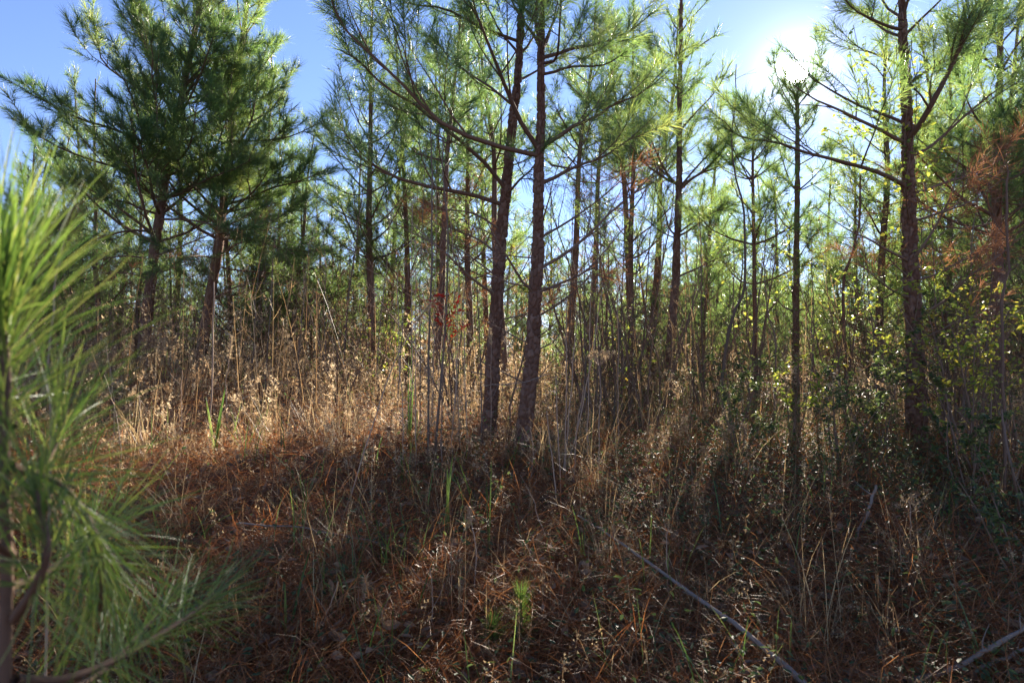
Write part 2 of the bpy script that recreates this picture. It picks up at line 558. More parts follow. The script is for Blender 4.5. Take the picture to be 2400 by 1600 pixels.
def near_pine(label, pxs, Y0, dia, limbs, seed, top_extra=1.5, rough=True, sides=56, ring=.011, live_from=.45,
              whorl=.42, Lmax=1.5, dens=215, w=.0036, bend=.12, dead_limbs=(), dens_limb=None, maxl=2, name='pine_tree',
              az_block=None, skip_to=0.0, tip_r=.015, deadfol=.10, group='pines standing at the top of the bank', lean=0.0, nwh=(2, 5), leader=.45):
    rng = RNG(seed)
    tp = px_trunk(pxs, Y0, top_extra, lean)
    Ln = seglen(np.array(tp))
    g, C, rad = bark_trunk(tp, dia / 2, tip_r, rough, max(30, int(Ln / ring)), sides, seed)
    base = np.array(tp[0]) + np.array([0, 0, .06])
    root = empty(name, base, label, 'tree', group)
    g.build('trunk', M['bark'], root, True, base)
    nC = len(C)

    def add_branch(sk, live, col=M['twig'], dead_needles=False):
        gg = Geo(); wood_tubes(gg, sk.wood, 5, float(rng.random()))
        br = gg.build('branch', col, root, True, base)
        if (live or dead_needles) and sk.nd:
            gn = Geo(); spray(gn, rng, sk.nd, dens if not dead_needles else dens * .45, w, (.15, .23), bend)
            tag(gn.build('needles', M['needle_dead'] if dead_needles else M['needle'], br, False, base), kind='stuff')

    for lm in limbs:
        sk = Sk(); pp = path3(lm['p'], Y0, 10)
        # start the limb on the trunk's axis
        k = int(np.argmin(np.linalg.norm(C - pp[0], axis=1))); pp[0] = C[k]
        path(rng, sk, pp, lm.get('r', .02), 0, lm.get('m', maxl), lm.get('live', True), .42, lm.get('sp', .18))
        if lm.get('dn'):
            for pts, _ in sk.wood[1:]: sk.nd.append(pts[-3:])
        add_branch(sk, lm.get('live', True), M['twig'] if lm.get('live', True) else M['dtwig'], lm.get('dn', False))
    # the rest of the crown, whorl by whorl
    h = live_from * Ln if skip_to == 0 else skip_to
    az = rng.uniform(0, 6.28)
    while h < Ln - .12:
        f = h / Ln
        k = min(int(f * (nC - 1)), nC - 2)
        nb = rng.integers(nwh[0], nwh[1])
        tn = unit(C[k + 1] - C[k])
        for j in range(nb):
            az += 2 * math.pi / nb + rng.normal(0, .35)
            fr = (h - live_from * Ln) / max(Ln - live_from * Ln, .1)
            fr = min(max(fr, 0), 1)
            L = (Lmax * (1 - fr) ** .75 + .28) * rng.uniform(.6, 1.1)
            el = math.radians(14 + 42 * fr + rng.normal(0, 7))
            out = np.array([math.cos(az), math.sin(az), 0])
            if az_block is not None and float(np.dot(out, az_block)) > .55: continue
            sk = Sk()
            grow(rng, sk, C[k], out * math.cos(el) + tn * math.sin(el), L, .006 + .010 * L, 0, maxl if L > .7 else 1, True)
            add_branch(sk, True)
        h += whorl * rng.uniform(.7, 1.25)
    # leader
    sk = Sk(); grow(rng, sk, C[-2], unit(C[-1] - C[-3]), leader, .008, 0, 1, True); add_branch(sk, True)
    # dead lower branches, some with rusty needles left on them
    for h, az_, L, el in dead_limbs:
        f = h / Ln; k = min(int(f * (nC - 1)), nC - 2)
        sk = Sk()
        out = np.array([math.cos(az_), math.sin(az_), 0])
        grow(rng, sk, C[k], out * math.cos(el) + UP * math.sin(el), L, .008, 0, 2, False, sp=.20)
        dn = rng.random() < deadfol
        if dn:
            for pts, _ in sk.wood[1:]: sk.nd.append(pts[-3:])
        add_branch(sk, False, M['dtwig'], dn)
    return root, C


def dead_ring(rng, n, h0, h1, L=(.4, 1.0)):
    return [(rng.uniform(h0, h1), rng.uniform(0, 6.28), rng.uniform(*L), math.radians(rng.uniform(5, 35))) for _ in range(n)]


def limb(pts, r=.02, **k):
    return dict(p=[(q[0], q[1], q[2] if len(q) > 2 else 0) for q in pts], r=r, **k)


# ------------------------------------------------------------------ the pines that stand close enough to be told apart
TOWARD = np.array([0, -1.0, 0])
r_ = RNG(7)
near_pine('right hand trunk of the twin pines in the middle, plated grey brown bark',
          [(1224, 1055), (1232, 980), (1248, 837), (1253, 730), (1260, 600), (1262, 500), (1263, 393), (1268, 286), (1268, 143), (1271, 0)],
          5.6, .140,
          [limb([(1250, 352), (1214, 271, -.15), (1189, 214, -.25), (1168, 161, -.35), (1139, 89, -.45), (1118, 36, -.5), (1096, 0, -.55), (1075, -90, -.6)], .022),
           limb([(1253, 364), (1175, 345, -.2), (1093, 318, -.3), (1032, 286, -.4), (986, 243, -.4), (950, 204, -.45), (868, 125, -.5), (818, 79, -.5), (789, 36, -.5), (779, 0, -.5)], .022),
           limb([(1282, 346), (1336, 300, .2), (1396, 275, .3), (1436, 246, .4), (1500, 221, .5), (1570, 165, .6)], .020),
           limb([(1275, 432), (1320, 405, .1), (1361, 386, .2), (1414, 368, .3), (1486, 318, .4), (1540, 265, .5)], .018),
           limb([(1285, 136), (1343, 114, .1), (1396, 104, .2), (1468, 79, .3), (1530, 30, .3)], .018),
           limb([(1285, 175), (1336, 157, -.2), (1414, 153, -.4), (1470, 120, -.5)], .014),
           limb([(1290, 150), (1307, 125, -.2), (1314, 21, -.5), (1322, -60, -.6)], .014),
           limb([(1260, 60), (1236, 29, .2), (1190, -10, .4), (1140, -60, .5)], .014),
           limb([(1262, 634), (1336, 587, -.1), (1389, 540, -.2), (1443, 487, -.2), (1500, 440, -.3), (1570, 360, -.3)], .016, live=False, sp=.18),
           limb([(1260, 687), (1318, 662, -.2), (1371, 637, -.3), (1425, 580, -.4), (1490, 500, -.4)], .013, live=False, sp=.18),
           limb([(1258, 744), (1307, 712, .2), (1370, 660, .4), (1440, 560, .5)], .011, live=False, sp=.18),
           limb([(1240, 687), (1193, 609, -.2), (1157, 551, -.3), (1120, 470, -.4)], .013, live=False, sp=.2),
           limb([(1258, 560), (1330, 520, .3), (1420, 455, .5), (1500, 380, .6)], .013, live=False, sp=.16, dn=True),
           ], 11, top_extra=2.4, skip_to=5.3, Lmax=1.6, dead_limbs=dead_ring(r_, 9, 1.4, 3.2), deadfol=.15)
near_pine('left hand trunk of the twin pines in the middle, leaning slightly right',
          [(1143, 1012), (1150, 962), (1153, 890), (1161, 766), (1168, 640), (1178, 516), (1186, 446), (1194, 357), (1203, 268), (1214, 179), (1221, 36), (1224, -40)],
          6.1, .142,
          [limb([(1178, 443), (1121, 364, -.2), (1043, 304, -.4), (980, 250, -.5), (914, 211, -.6), (871, 175, -.6), (843, 143, -.7), (800, 120, -.7)], .020),
           limb([(1172, 479), (1100, 454, -.1), (1032, 443, -.2), (943, 421, -.3), (886, 393, -.3), (836, 361, -.3), (804, 304, -.3), (782, 247, -.3)], .022),
           limb([(1188, 457), (1218, 421, -.2), (1246, 396, -.4), (1280, 340, -.6)], .014),
           limb([(1205, 250), (1150, 205, .2), (1090, 165, .4), (1020, 100, .5)], .016),
           limb([(1218, 100), (1120, 60, -.2), (1040, 20, -.4), (960, 10, -.5), (930, -20, -.5)], .016),
           limb([(1215, 190), (1260, 165, .3), (1330, 120, .5), (1400, 40, .6)], .014),
           limb([(1165, 694), (1104, 651, -.2), (1061, 609, -.3), (1014, 569, -.4), (961, 544, -.4), (890, 500, -.5)], .014, live=False, sp=.13),
           limb([(1172, 600), (1120, 560, .1), (1060, 535, .2), (990, 480, .3)], .012, live=False, sp=.13, dn=True),
           limb([(1168, 650), (1100, 600, .4), (1040, 560, .6), (1000, 500, .8)], .011, live=False, sp=.13, dn=True),
           limb([(1176, 540), (1110, 500, -.1), (1040, 490, -.2), (970, 470, -.3)], .012, live=False, sp=.15, dn=True),
           ], 12, top_extra=2.0, skip_to=5.0, Lmax=1.5, dead_limbs=dead_ring(r_, 9, 1.4, 3.0), deadfol=.3)
near_pine('thick pine on the right with climbing vines on its trunk',
          [(2150, 1000), (2147, 920), (2145, 824), (2137, 671), (2133, 574), (2131, 478), (2128, 383), (2126, 268), (2120, 150), (2116, 60), (2112, -40)],
          5.5, .150,
          [limb([(2116, 337), (2074, 310, -.1), (2017, 283, -.2), (1963, 256, -.3), (1909, 233, -.3), (1860, 200, -.3)], .018, live=False, sp=.22),
           limb([(2116, 290), (2074, 268, .1), (2017, 249, .2), (1959, 218, .3), (1921, 195, .4), (1898, 180, .4), (1850, 120, .4)], .015, sp=.2, m=1),
           limb([(2125, 440), (2074, 410, -.2), (2028, 394, -.3), (1959, 375, -.4), (1883, 356, -.4), (1806, 329, -.5), (1749, 325, -.5), (1700, 300, -.5)], .020, sp=.22),
           limb([(2133, 330), (2170, 268, -.2), (2208, 199, -.3), (2231, 153, -.3), (2250, 107, -.4), (2262, 46, -.4), (2268, -60, -.4)], .026),
           limb([(2131, 335), (2210, 195, -.25), (2250, 107, -.35), (2288, 54, -.3), (2330, -20, -.2)], .020),
           limb([(2110, 70), (2078, 61, -.1), (2036, 42, -.2), (1997, 19, -.3), (1960, -30, -.3)], .016),
           limb([(2136, 367), (2189, 337, .2), (2265, 268, .4), (2342, 207, .5), (2420, 160, .5)], .016),
           limb([(2138, 748), (2208, 710, -.2), (2246, 671, -.3), (2285, 637, -.4), (2342, 599, -.4), (2410, 540, -.5)], .014, live=False, sp=.16, dn=True),
           limb([(2135, 610), (2154, 590, -.1), (2189, 537, -.2), (2219, 480, -.3), (2235, 440, -.3), (2250, 350, -.4)], .014, live=False, sp=.16, dn=True),
           limb([(2135, 614), (2074, 583, -.2), (2036, 560, -.3), (1990, 540, -.3), (1930, 500, -.3)], .012, live=False, sp=.2),
           limb([(2130, 460), (2210, 430, .3), (2300, 400, .5), (2380, 350, .6)], .014, live=False, sp=.13, dn=True),
           limb([(2136, 520), (2200, 500, -.3), (2280, 470, -.5), (2350, 420, -.6)], .012, live=False, sp=.13, dn=True),
           limb([(2138, 660), (2200, 640, .2), (2270, 600, .3), (2350, 570, .4)], .012, live=False, sp=.13, dn=True),
           limb([(2138, 700), (2090, 680, -.2), (2040, 640, -.3), (2000, 610, -.4)], .010, live=False, sp=.16, dn=True),
           limb([(2122, 200), (2200, 150, .3), (2290, 110, .5), (2380, 40, .5)], .014),
           limb([(2120, 160), (2060, 130, .3), (2010, 110, .5), (1960, 60, .6)], .012, m=1),
           ], 13, top_extra=2.2, skip_to=4.9, Lmax=1.3, dead_limbs=dead_ring(r_, 7, 1.3, 3.0), deadfol=.5)
near_pine('slim straight pine between the twin trunks and the sunlit gap',
          [(1566, 965), (1569, 900), (1573, 786), (1584, 652), (1586, 574), (1592, 440), (1592, 306), (1594, 172), (1596, 60)],
          9.5, .150,
          [limb([(1590, 440), (1561, 402, -.2), (1538, 356, -.3), (1519, 306, -.4), (1500, 240, -.4)], .020),
           limb([(1592, 445), (1630, 413, -.2), (1684, 390, -.3), (1730, 367, -.4), (1764, 322, -.4)], .022, sp=.2),
           limb([(1592, 440), (1634, 390, .2), (1672, 352, .3), (1712, 315, .3)], .018, sp=.2),
           limb([(1594, 215), (1565, 184, .1), (1540, 150, .2), (1515, 90, .2)], .014),
           limb([(1586, 550), (1634, 514, -.2), (1691, 491, -.3), (1740, 470, -.3)], .016, sp=.2),
           limb([(1584, 650), (1634, 629, -.2), (1672, 610, -.3), (1714, 593, -.3), (1780, 570, -.4)], .016, sp=.22),
           limb([(1588, 560), (1545, 540, .1), (1500, 500, .2)], .012, sp=.2),
           limb([(1580, 700), (1545, 690, .1), (1510, 672, .2)], .012, live=False, dn=True),
           ], 14, top_extra=.6, live_from=.52, whorl=.5, Lmax=1.3, sides=28, ring=.03, dens=200, w=.0058, bend=0, dead_limbs=dead_ring(r_, 6, 1.2, 2.6), nwh=(2, 4))
near_pine('small slim pine whose top stands right in front of the sun',
          [(1864, 940), (1865, 824), (1867, 595), (1869, 400), (1869, 290), (1869, 238)],
          10.5, .120,
          [limb([(1868, 262), (1840, 225, -.1), (1820, 175, -.2), (1812, 125, -.2)], .011),
           limb([(1869, 250), (1900, 205, -.1), (1922, 140, -.2), (1932, 80, -.2)], .011),
           limb([(1868, 545), (1835, 500, -.1), (1815, 450, -.2), (1800, 390, -.2)], .013),
           limb([(1868, 560), (1900, 520, .1), (1925, 480, .2)], .013)],
          15, top_extra=.06, leader=.30, live_from=.20, whorl=.33, Lmax=.80, sides=20, ring=.05, dens=210, w=.0058, bend=0, tip_r=.010, dead_limbs=dead_ring(r_, 6, .7, 2.0, (.3, .7)))
near_pine('tall dark pine of the left pair, leaning right over the slope',
          [(332, 873), (339, 801), (345, 730), (354, 659), (364, 569), (379, 480), (388, 411), (407, 304), (425, 232), (443, 143), (457, 71), (466, 18), (474, -60)],
          9.5, .165,
          [limb([(391, 468), (429, 450, -.2), (464, 432, -.4), (507, 411, -.5), (557, 393, -.6), (610, 360, -.7)], .024),
           limb([(370, 557), (311, 511, -.2), (271, 482, -.3), (229, 454, -.4), (170, 420, -.5)], .024),
           limb([(425, 221), (382, 186, -.2), (357, 150, -.3), (343, 89, -.3), (325, 18, -.3), (320, -40, -.3)], .020),
           limb([(405, 311), (357, 239, -.2), (314, 200, -.3), (268, 171, -.4), (236, 136, -.4), (229, 89, -.4), (216, 40, -.4)], .022),
           limb([(428, 229), (464, 186, -.2), (482, 154, -.3), (500, 120, -.3), (505, 60, -.3)], .018),
           limb([(424, 235), (479, 223, .1), (518, 211, .2), (543, 179, .2), (560, 120, .2)], .018),
           limb([(396, 360), (330, 330, -.3), (260, 300, -.6), (190, 280, -.8), (110, 240, -.9), (60, 215, -.9)], .024),
           limb([(392, 400), (440, 350, -.5), (455, 290, -.8), (462, 230, -1.0)], .018),
           limb([(385, 430), (300, 400, -.5), (200, 370, -.8), (110, 330, -1.0), (40, 270, -1.0)], .022),
           limb([(372, 545), (310, 540, -.4), (240, 555, -.7), (165, 580, -.9), (110, 590, -1.0)], .020),
           limb([(378, 515), (440, 515, -.5), (510, 530, -.8), (580, 550, -.9)], .018),
           limb([(362, 610), (300, 600, .2), (230, 610, .4), (160, 640, .5)], .016),
           limb([(366, 600), (430, 575, -.3), (500, 548, -.5), (560, 540, -.6)], .016, live=False),
           limb([(356, 655), (300, 640, -.3), (240, 640, -.5)], .014, live=False, dn=True),
           limb([(360, 640), (420, 625, .3), (480, 600, .5)], .014, live=False),
           ], 16, top_extra=1.2, live_from=.36, whorl=.34, Lmax=1.8, sides=32, ring=.03, dens=260, w=.0058, bend=0, dead_limbs=dead_ring(r_, 7, .7, 2.2), nwh=(3, 5))
near_pine('darker straight pine of the left pair, standing behind a tall dry stalk',
          [(470, 860), (475, 819), (493, 694), (511, 587), (518, 516), (525, 464), (536, 357), (546, 268), (555, 196), (571, 71), (582, -20)],
          9.9, .165,
          [limb([(530, 480), (580, 465, -.2), (640, 440, -.3), (700, 425, -.4), (760, 400, -.4)], .022),
           limb([(528, 500), (570, 470, -.4), (610, 430, -.6), (640, 380, -.7)], .018),
           limb([(535, 370), (565, 330, -.3), (590, 280, -.5), (600, 220, -.5), (612, 150, -.5)], .020),
           limb([(545, 300), (600, 280, .1), (650, 240, .2), (690, 150, .2)], .020),
           limb([(540, 330), (610, 330, -.2), (680, 320, -.3), (745, 290, -.3)], .020),
           limb([(515, 545), (580, 555, -.4), (650, 580, -.6), (725, 590, -.7)], .018),
           limb([(508, 605), (450, 600, -.6), (400, 620, -.9), (350, 650, -1.0)], .016),
           limb([(505, 625), (570, 635, .3), (640, 640, .5), (700, 660, .6)], .016),
           limb([(512, 600), (560, 570, -.3), (620, 560, -.4), (690, 570, -.4)], .016, dn=True, live=False),
           limb([(490, 705), (560, 670, -.3), (640, 665, -.4), (720, 680, -.4)], .014, live=False),
           ], 17, top_extra=1.0, live_from=.36, whorl=.34, Lmax=1.65, sides=32, ring=.03, dens=260, w=.0058, bend=0, dead_limbs=dead_ring(r_, 8, .7, 2.4), deadfol=.4, nwh=(3, 5))
near_pine('shady pine at the right edge with drooping rusty branches',
          [(2336, 930), (2336, 760), (2338, 600), (2336, 480), (2338, 380), (2342, 200), (2345, 40)],
          7.6, .14,
          [limb([(2338, 420), (2280, 400, -.2), (2230, 370, -.3), (2190, 320, -.3)], .016),
           limb([(2338, 330), (2290, 280, -.2), (2260, 220, -.3), (2240, 160, -.3)], .016),
           limb([(2338, 520), (2260, 535, -.2), (2180, 525, -.4), (2110, 500, -.5)], .014, live=False, dn=True, sp=.18),
           limb([(2338, 470), (2390, 480, -.2), (2470, 460, -.3)], .014, live=False, dn=True, sp=.2),
           limb([(2340, 250), (2390, 210, -.2), (2450, 150, -.3)], .016)],
          18, top_extra=1.4, live_from=.42, whorl=.4, Lmax=1.3, sides=24, ring=.03, dens=240, w=.0054, bend=0, dead_limbs=dead_ring(r_, 9, .8, 2.8), deadfol=.35)
near_pine('thin young pine left of the sun with upswept tufts',
          [(1772, 960), (1770, 780), (1768, 640), (1766, 500), (1764, 400), (1766, 340), (1768, 300)],
          8.6, .07,
          [limb([(1766, 440), (1745, 400, -.1), (1720, 350, -.1), (1712, 310, -.1)], .010),
           limb([(1766, 420), (1795, 370, 0), (1803, 300, 0)], .010)],
          19, top_extra=.05, leader=.22, live_from=.36, whorl=.28, Lmax=.75, sides=16, ring=.05, rough=False, dens=200, w=.0054, bend=0, tip_r=.006, dead_limbs=dead_ring(r_, 6, .4, 1.6, (.3, .6)))

# ------------------------------------------------------------------ pines deeper in the wood (shared meshes, each tree its own object)
def pine_proto(seed, H, live, Lmax, dens=105, w=.0075):
    rng = RNG(seed)
    pts = [np.array([0, 0, -.25])]
    off = rng.normal(0, .05, 2)
    for i in range(1, 6): pts.append(np.array([off[0] * i + rng.normal(0, .03), off[1] * i + rng.normal(0, .03), H * i / 5]))
    g, C, rad = bark_trunk(pts, .075 * H / 7, .012, False, 26, 9, seed)
    sk = Sk(); dk = Sk()
    h = live * H; az = 0
    while h < H - .15:
        fr = (h / H - live) / (1 - live)
        k = min(int(h / H * 25), 24); nb = rng.integers(3, 5)
        for j in range(nb):
            az += 2 * math.pi / nb + rng.normal(0, .4)
            L = (Lmax * (1 - fr) ** .8 + .25) * rng.uniform(.55, 1.15)
            el = math.radians(12 + 42 * fr + rng.normal(0, 8))
            grow(rng, sk, C[k], np.array([math.cos(az) * math.cos(el), math.sin(az) * math.cos(el), math.sin(el)]), L, .006 + .008 * L, 0, 2 if L > .6 else 1, True, .42, .18)
        h += .46 * rng.uniform(.7, 1.3)
    grow(rng, sk, C[-2], UP, .4, .006, 0, 0, True)
    for _ in range(24):
        k = rng.integers(3, max(5, int(live * 25))); az = rng.uniform(0, 6.28)
        grow(rng, dk, C[k], np.array([math.cos(az), math.sin(az), .25]), rng.uniform(.4, 1.2), .007, 0, 2, False, .3, .22)
    gb = Geo(); wood_tubes(gb, sk.wood + dk.wood, 3)
    gn = Geo(); spray(gn, rng, sk.nd, dens, w, (.14, .22))
    gd = Geo(); spray(gd, rng, [p_[-3:] for p_, _ in dk.wood[::2]], dens * .5, w * .8, (.10, .16))
    return (g.mesh('trunk', M['bark'], True), gb.mesh('branches', M['twig'], True), gn.mesh('crown', M['needle']), gd.mesh('dead_needles', M['needle_dead']), H)


protos = [pine_proto(100 + i, H, lv, Lm) for i, (H, lv, Lm) in enumerate([(7.2, .26, 1.5), (6.4, .20, 1.4), (5.6, .16, 1.3), (7.8, .30, 1.5), (6.0, .22, 1.15), (4.4, .12, 1.1), (7.4, .34, 1.6), (6.8, .30, 1.45), (8.0, .56, 1.6)])]


def bg_pine(x, y, H, kind, rot, label, group, scale_w=1.0):
    tr, br, cr, dd, H0 = protos[kind]
    s = H / H0
    root = empty('pine_tree', (x, y, float(TZ(x, y))), label, 'tree', group)
    root.rotation_euler = (0, 0, rot)
    root.scale = (s * scale_w, s * scale_w, s)
    link('trunk', tr, root); tag(link('branches', br, root), kind='stuff')
    tag(link('crown', cr, root), kind='stuff'); tag(link('dead_needles', dd, root), kind='stuff')
    return root


ORD = ['first', 'second', 'third', 'fourth', 'fifth', 'sixth', 'seventh', 'eighth', 'ninth', 'tenth', 'eleventh', 'twelfth', 'thirteenth', 'fourteenth',
       'fifteenth', 'sixteenth', 'seventeenth', 'eighteenth', 'nineteenth', 'twentieth', 'twenty first', 'twenty second', 'twenty third', 'twenty fourth', 'twenty fifth', 'twenty sixth']
rng = RNG(42)
spots = []   # px, depth, top y
for px, Y, ty, kd in [(1875, 13.5, 520, 5), (40, 11, 420, 5), (170, 11.5, 480, 5), (265, 12.5, 500, 2), (420, 12, 520, 5), (555, 13, 520, 2), (625, 11.5, 560, 5), (690, 14, 520, 2), (800, 13, 560, 5), (905, 12.5, 600, 5), (1065, 13, 640, 5), (1330, 15.5, 620, 5), (1420, 12.5, 560, 5), (1535, 13.5, 520, 2), (1640, 12, 560, 5), (1715, 13.5, 540, 2), (1985, 14, 560, 5), (2300, 9.2, -40, 1), (2230, 13, 60, 2), (2370, 12, 220, 2), (2165, 14, 250, 5), (2260, 10.4, 520, 5), (2420, 8.6, 300, 5), (95, 11.2, 300, 1), (250, 11.0, 190, 0), (330, 12, 260, 1), (560, 11.8, 230, 2), (680, 12.2, 300, 2), (740, 13.5, 430, 5), (70, 13.0, 395, 2), (150, 12.0, 330, 2), (215, 12.5, 200, 1), (290, 13.5, 150, 0), (420, 14, 120, 3), (610, 12.5, 90, 0), (655, 14.5, 250, 1), (700, 17, 330, 4),
                      (25, 15, 470, 5), (770, 16, 400, 1), (830, 18, 330, 4), (965, 12.0, 60, 7), (900, 15, 200, 1), (1040, 14, 120, 3), (1107, 13, 60, 6), (1360, 13, 60, 7), (1440, 15, 120, 7),
                      (1500, 12.5, 150, 7), (1530, 16, 260, 2), (1632, 13, 235, 1), (1680, 18, 400, 4), (1740, 17, 420, 2), (1820, 15, 380, 4), (1930, 16, 330, 1), (2015, 11, 330, 5), (2060, 15, 260, 4),
                      (880, 11.5, -30, 6), (1010, 10.5, -80, 7), (1190, 11, -60, 6), (1310, 11.5, -40, 7), (1470, 11, 10, 6), (1500, 13, 60, 1), (1150, 15, 60, 3), (1380, 15, 100, 1), (2040, 9.6, 40, 4), (2190, 10.5, 60, 0), (2260, 12, 20, 3), (2390, 10, 30, 0), (2440, 12, -40, 3), (2330, 14, 90, 1)]:
    spots.append((px, Y, ty, kd))
for i in range(80):
    Y = rng.uniform(17, 44); px = rng.uniform(-150, 2550)
    ty = 862 - (rng.uniform(4.8, 7.6) - .6) * 1600 / Y
    if 1640 < px < 1780: ty = max(ty, 430)
    if px < 120 or 690 < px < 810: ty = max(ty, 430)
    spots.append((px, Y, max(ty, 150 if px < 1500 else 330), int(rng.integers(0, 8))))
for i in range(40):
    Y = rng.uniform(15.5, 27); px = rng.uniform(560, 2420); H = rng.uniform(2.4, 4.1)
    spots.append((px, Y, 862 - (H - .62) * 1600 / Y, int(rng.choice([5, 5, 2]))))


def corridor(px, Y):
    x_ = (px - 1200) / 1600 * Y
    return 9 < Y < 20 and abs(x_ - (.424 * (Y - 6.5) - 1.7)) < 1.5


spots = [(px, Y, min(ty, 40), 8) if corridor(px, Y) and Y < 14 and kd != 5 else (px, Y, ty, kd) for px, Y, ty, kd in spots if not (corridor(px, Y) and Y >= 14 and 862 - ty > (4.3 - .62) * 1600 / Y)]
zones = [(-1e9, 330, 'left of the dark left pair'), (330, 640, 'behind the dark left pair'), (640, 930, 'between the left pair and the twin trunks'), (930, 1270, 'behind the twin trunks'),
         (1270, 1590, 'between the twin trunks and the slim pine'), (1590, 1870, 'between the slim pine and the sun'), (1870, 2140, 'between the sun and the vine covered pine'), (2140, 1e9, 'right of the vine covered pine')]
def pine_class(px, Y, ty):
    H = P(px, ty, Y)[2] - float(TZ(P(px, ty, Y)[0], Y))
    if H < 4.2 and Y < 28: return 'low bushy pine'
    return 'nearer background pine' if Y < 17 else 'thin distant pine'


for z0, z1, zn in zones:
    for cls in ('low bushy pine', 'nearer background pine', 'thin distant pine'):
        zs = sorted([s for s in spots if z0 <= s[0] < z1 and pine_class(*s[:3]) == cls])
        for i, (px, Y, ty, kd) in enumerate(zs):
            top = P(px, ty, Y); z = float(TZ(top[0], Y)); H = max(top[2] - z, 1.6)
            which = f', {ORD[i]} from the left' if len(zs) > 1 else ''
            bg_pine(top[0], Y, H, kd, rng.uniform(0, 6.28), f'{cls} {zn}{which}', 'pines deeper in the wood', rng.uniform(.85, 1.15))
# wood beyond, one mass
g1, g2 = Geo(), Geo()
for i in range(240):
    Y = rng.uniform(42, 95); x = rng.uniform(-1, 1) * Y * .95; H = rng.uniform(4.6, 7.2); z = float(TZ(x, Y))
    tubes(g1, np.array([[x, Y, z - .2], [x, Y, z + H * .6], [x, Y, z + H]]), np.array([.09, .06, .02]), 4, .5)
    n = 330
    f = rng.random(n) ** .7; hh = H * (.22 + .78 * f); rr = (1.5 * (1 - f) + .25) * np.sqrt(rng.random(n)); a = rng.uniform(0, 6.28, n)
    p = np.stack([x + rr * np.cos(a), Y + rr * np.sin(a), z + hh], 1)
    needles(g2, rng, p, unit(np.stack([np.cos(a), np.sin(a), rng.uniform(.2, 1.6, n)], 1)), rng.uniform(.35, .6, n), rng.uniform(.08, .14, n), rng.random(n))
far = link('distant_wood', g2.mesh('distant_wood', M['needle']))
tag(far, 'far off mass of pines seen between the trunks', 'wood', kind='stuff')
g1.build('trunks', M['bark'], far)['kind'] = 'stuff'

# ------------------------------------------------------------------ undergrowth that nobody could count
def scatter(rng, n, y0, y1, pw=1.6, xm=.86, margin=.6):
    """Points on the ground inside a wide wedge in front of the camera, thinning with distance."""
    u = rng.random(n)
    if abs(pw - 1) < 1e-3: y = y0 * (y1 / y0) ** u
    else: y = (y0 ** (1 - pw) + u * (y1 ** (1 - pw) - y0 ** (1 - pw))) ** (1 / (1 - pw))
    x = rng.uniform(-1, 1, n) * (xm * y + margin)
    return x, y, TZ(x, y)


rng = RNG(900)
# fallen pine needles
g = Geo()
x, y, z = scatter(rng, 120000, 2.2, 16, 1.6)
keep = vnoise(x * 1.1, y * 1.1, 5) + .35 * rng.random(len(x)) > .35
x, y, z = x[keep], y[keep], z[keep]; N = len(x)
a = rng.uniform(0, 6.28, N); e = rng.normal(.12, .28, N)
d = np.stack([np.cos(a) * np.cos(e), np.sin(a) * np.cos(e), np.sin(e)], 1)
d[:, 2] += d[:, 1] * .3 * (y < 5)
needles(g, rng, np.stack([x, y, z + rng.random(N) ** 2 * .10], 1), unit(d), rng.uniform(.11, .2, N), rng.uniform(.0022, .004, N) * np.maximum(1, y / 5), np.clip(rng.normal(.45, .25, N), 0, 1))
tag(g.build('pine_straw', M['straw']), 'rusty fallen pine needles strewn over bank and wood floor', 'pine straw', kind='stuff')

# tangled dead grass on the bank
g = Geo()
x, y, z = scatter(rng, 66000, 2.3, 10, 1.9)
N = len(x)
cl = vnoise(x * 1.7, y * 1.7, 8)
keep = rng.random(N) < .35 + .9 * cl
x, y, z, cl = x[keep], y[keep], z[keep], cl[keep]; N = len(x)
L = rng.uniform(.14, .42, N) * (.6 + .8 * cl)
p0 = np.radians(rng.uniform(5, 80, N)); p1 = p0 + np.radians(rng.uniform(30, 150, N))
Pp, side = blades(rng, x, y, z - .02, L, p0, p1, 4)
Wd = rng.uniform(.0022, .0046, N)[:, None] * np.array([1, 1, .75, .15])[None]
ribbons(g, Pp, Wd, side, np.clip(rng.normal(.34, .24, N) + .25 * (vnoise(x * .8, y * .8, 9) - .5), 0, 1))
tag(g.build('dry_grass', M['dry']), 'tangled dead brown grass covering the bank', 'grass', kind='stuff')

# rusty finer strands caught in the grass
g = Geo()
x, y, z = scatter(rng, 34000, 2.3, 9, 1.8)
N = len(x)
L = rng.uniform(.15, .45, N); p0 = np.radians(rng.uniform(20, 90, N)); p1 = p0 + np.radians(rng.uniform(10, 80, N))
Pp, side = blades(rng, x, y, z + rng.random(N) * .12, L, p0, p1, 4, .25)
ribbons(g, Pp, rng.uniform(.002, .0036, N)[:, None] * np.array([1, 1, .8, .3])[None], side, np.clip(rng.normal(.5, .25, N), 0, 1))
tag(g.build('rusty_bracken', M['straw']), 'rusty fine dead strands draped through the bank grass', 'dead fronds', kind='stuff')

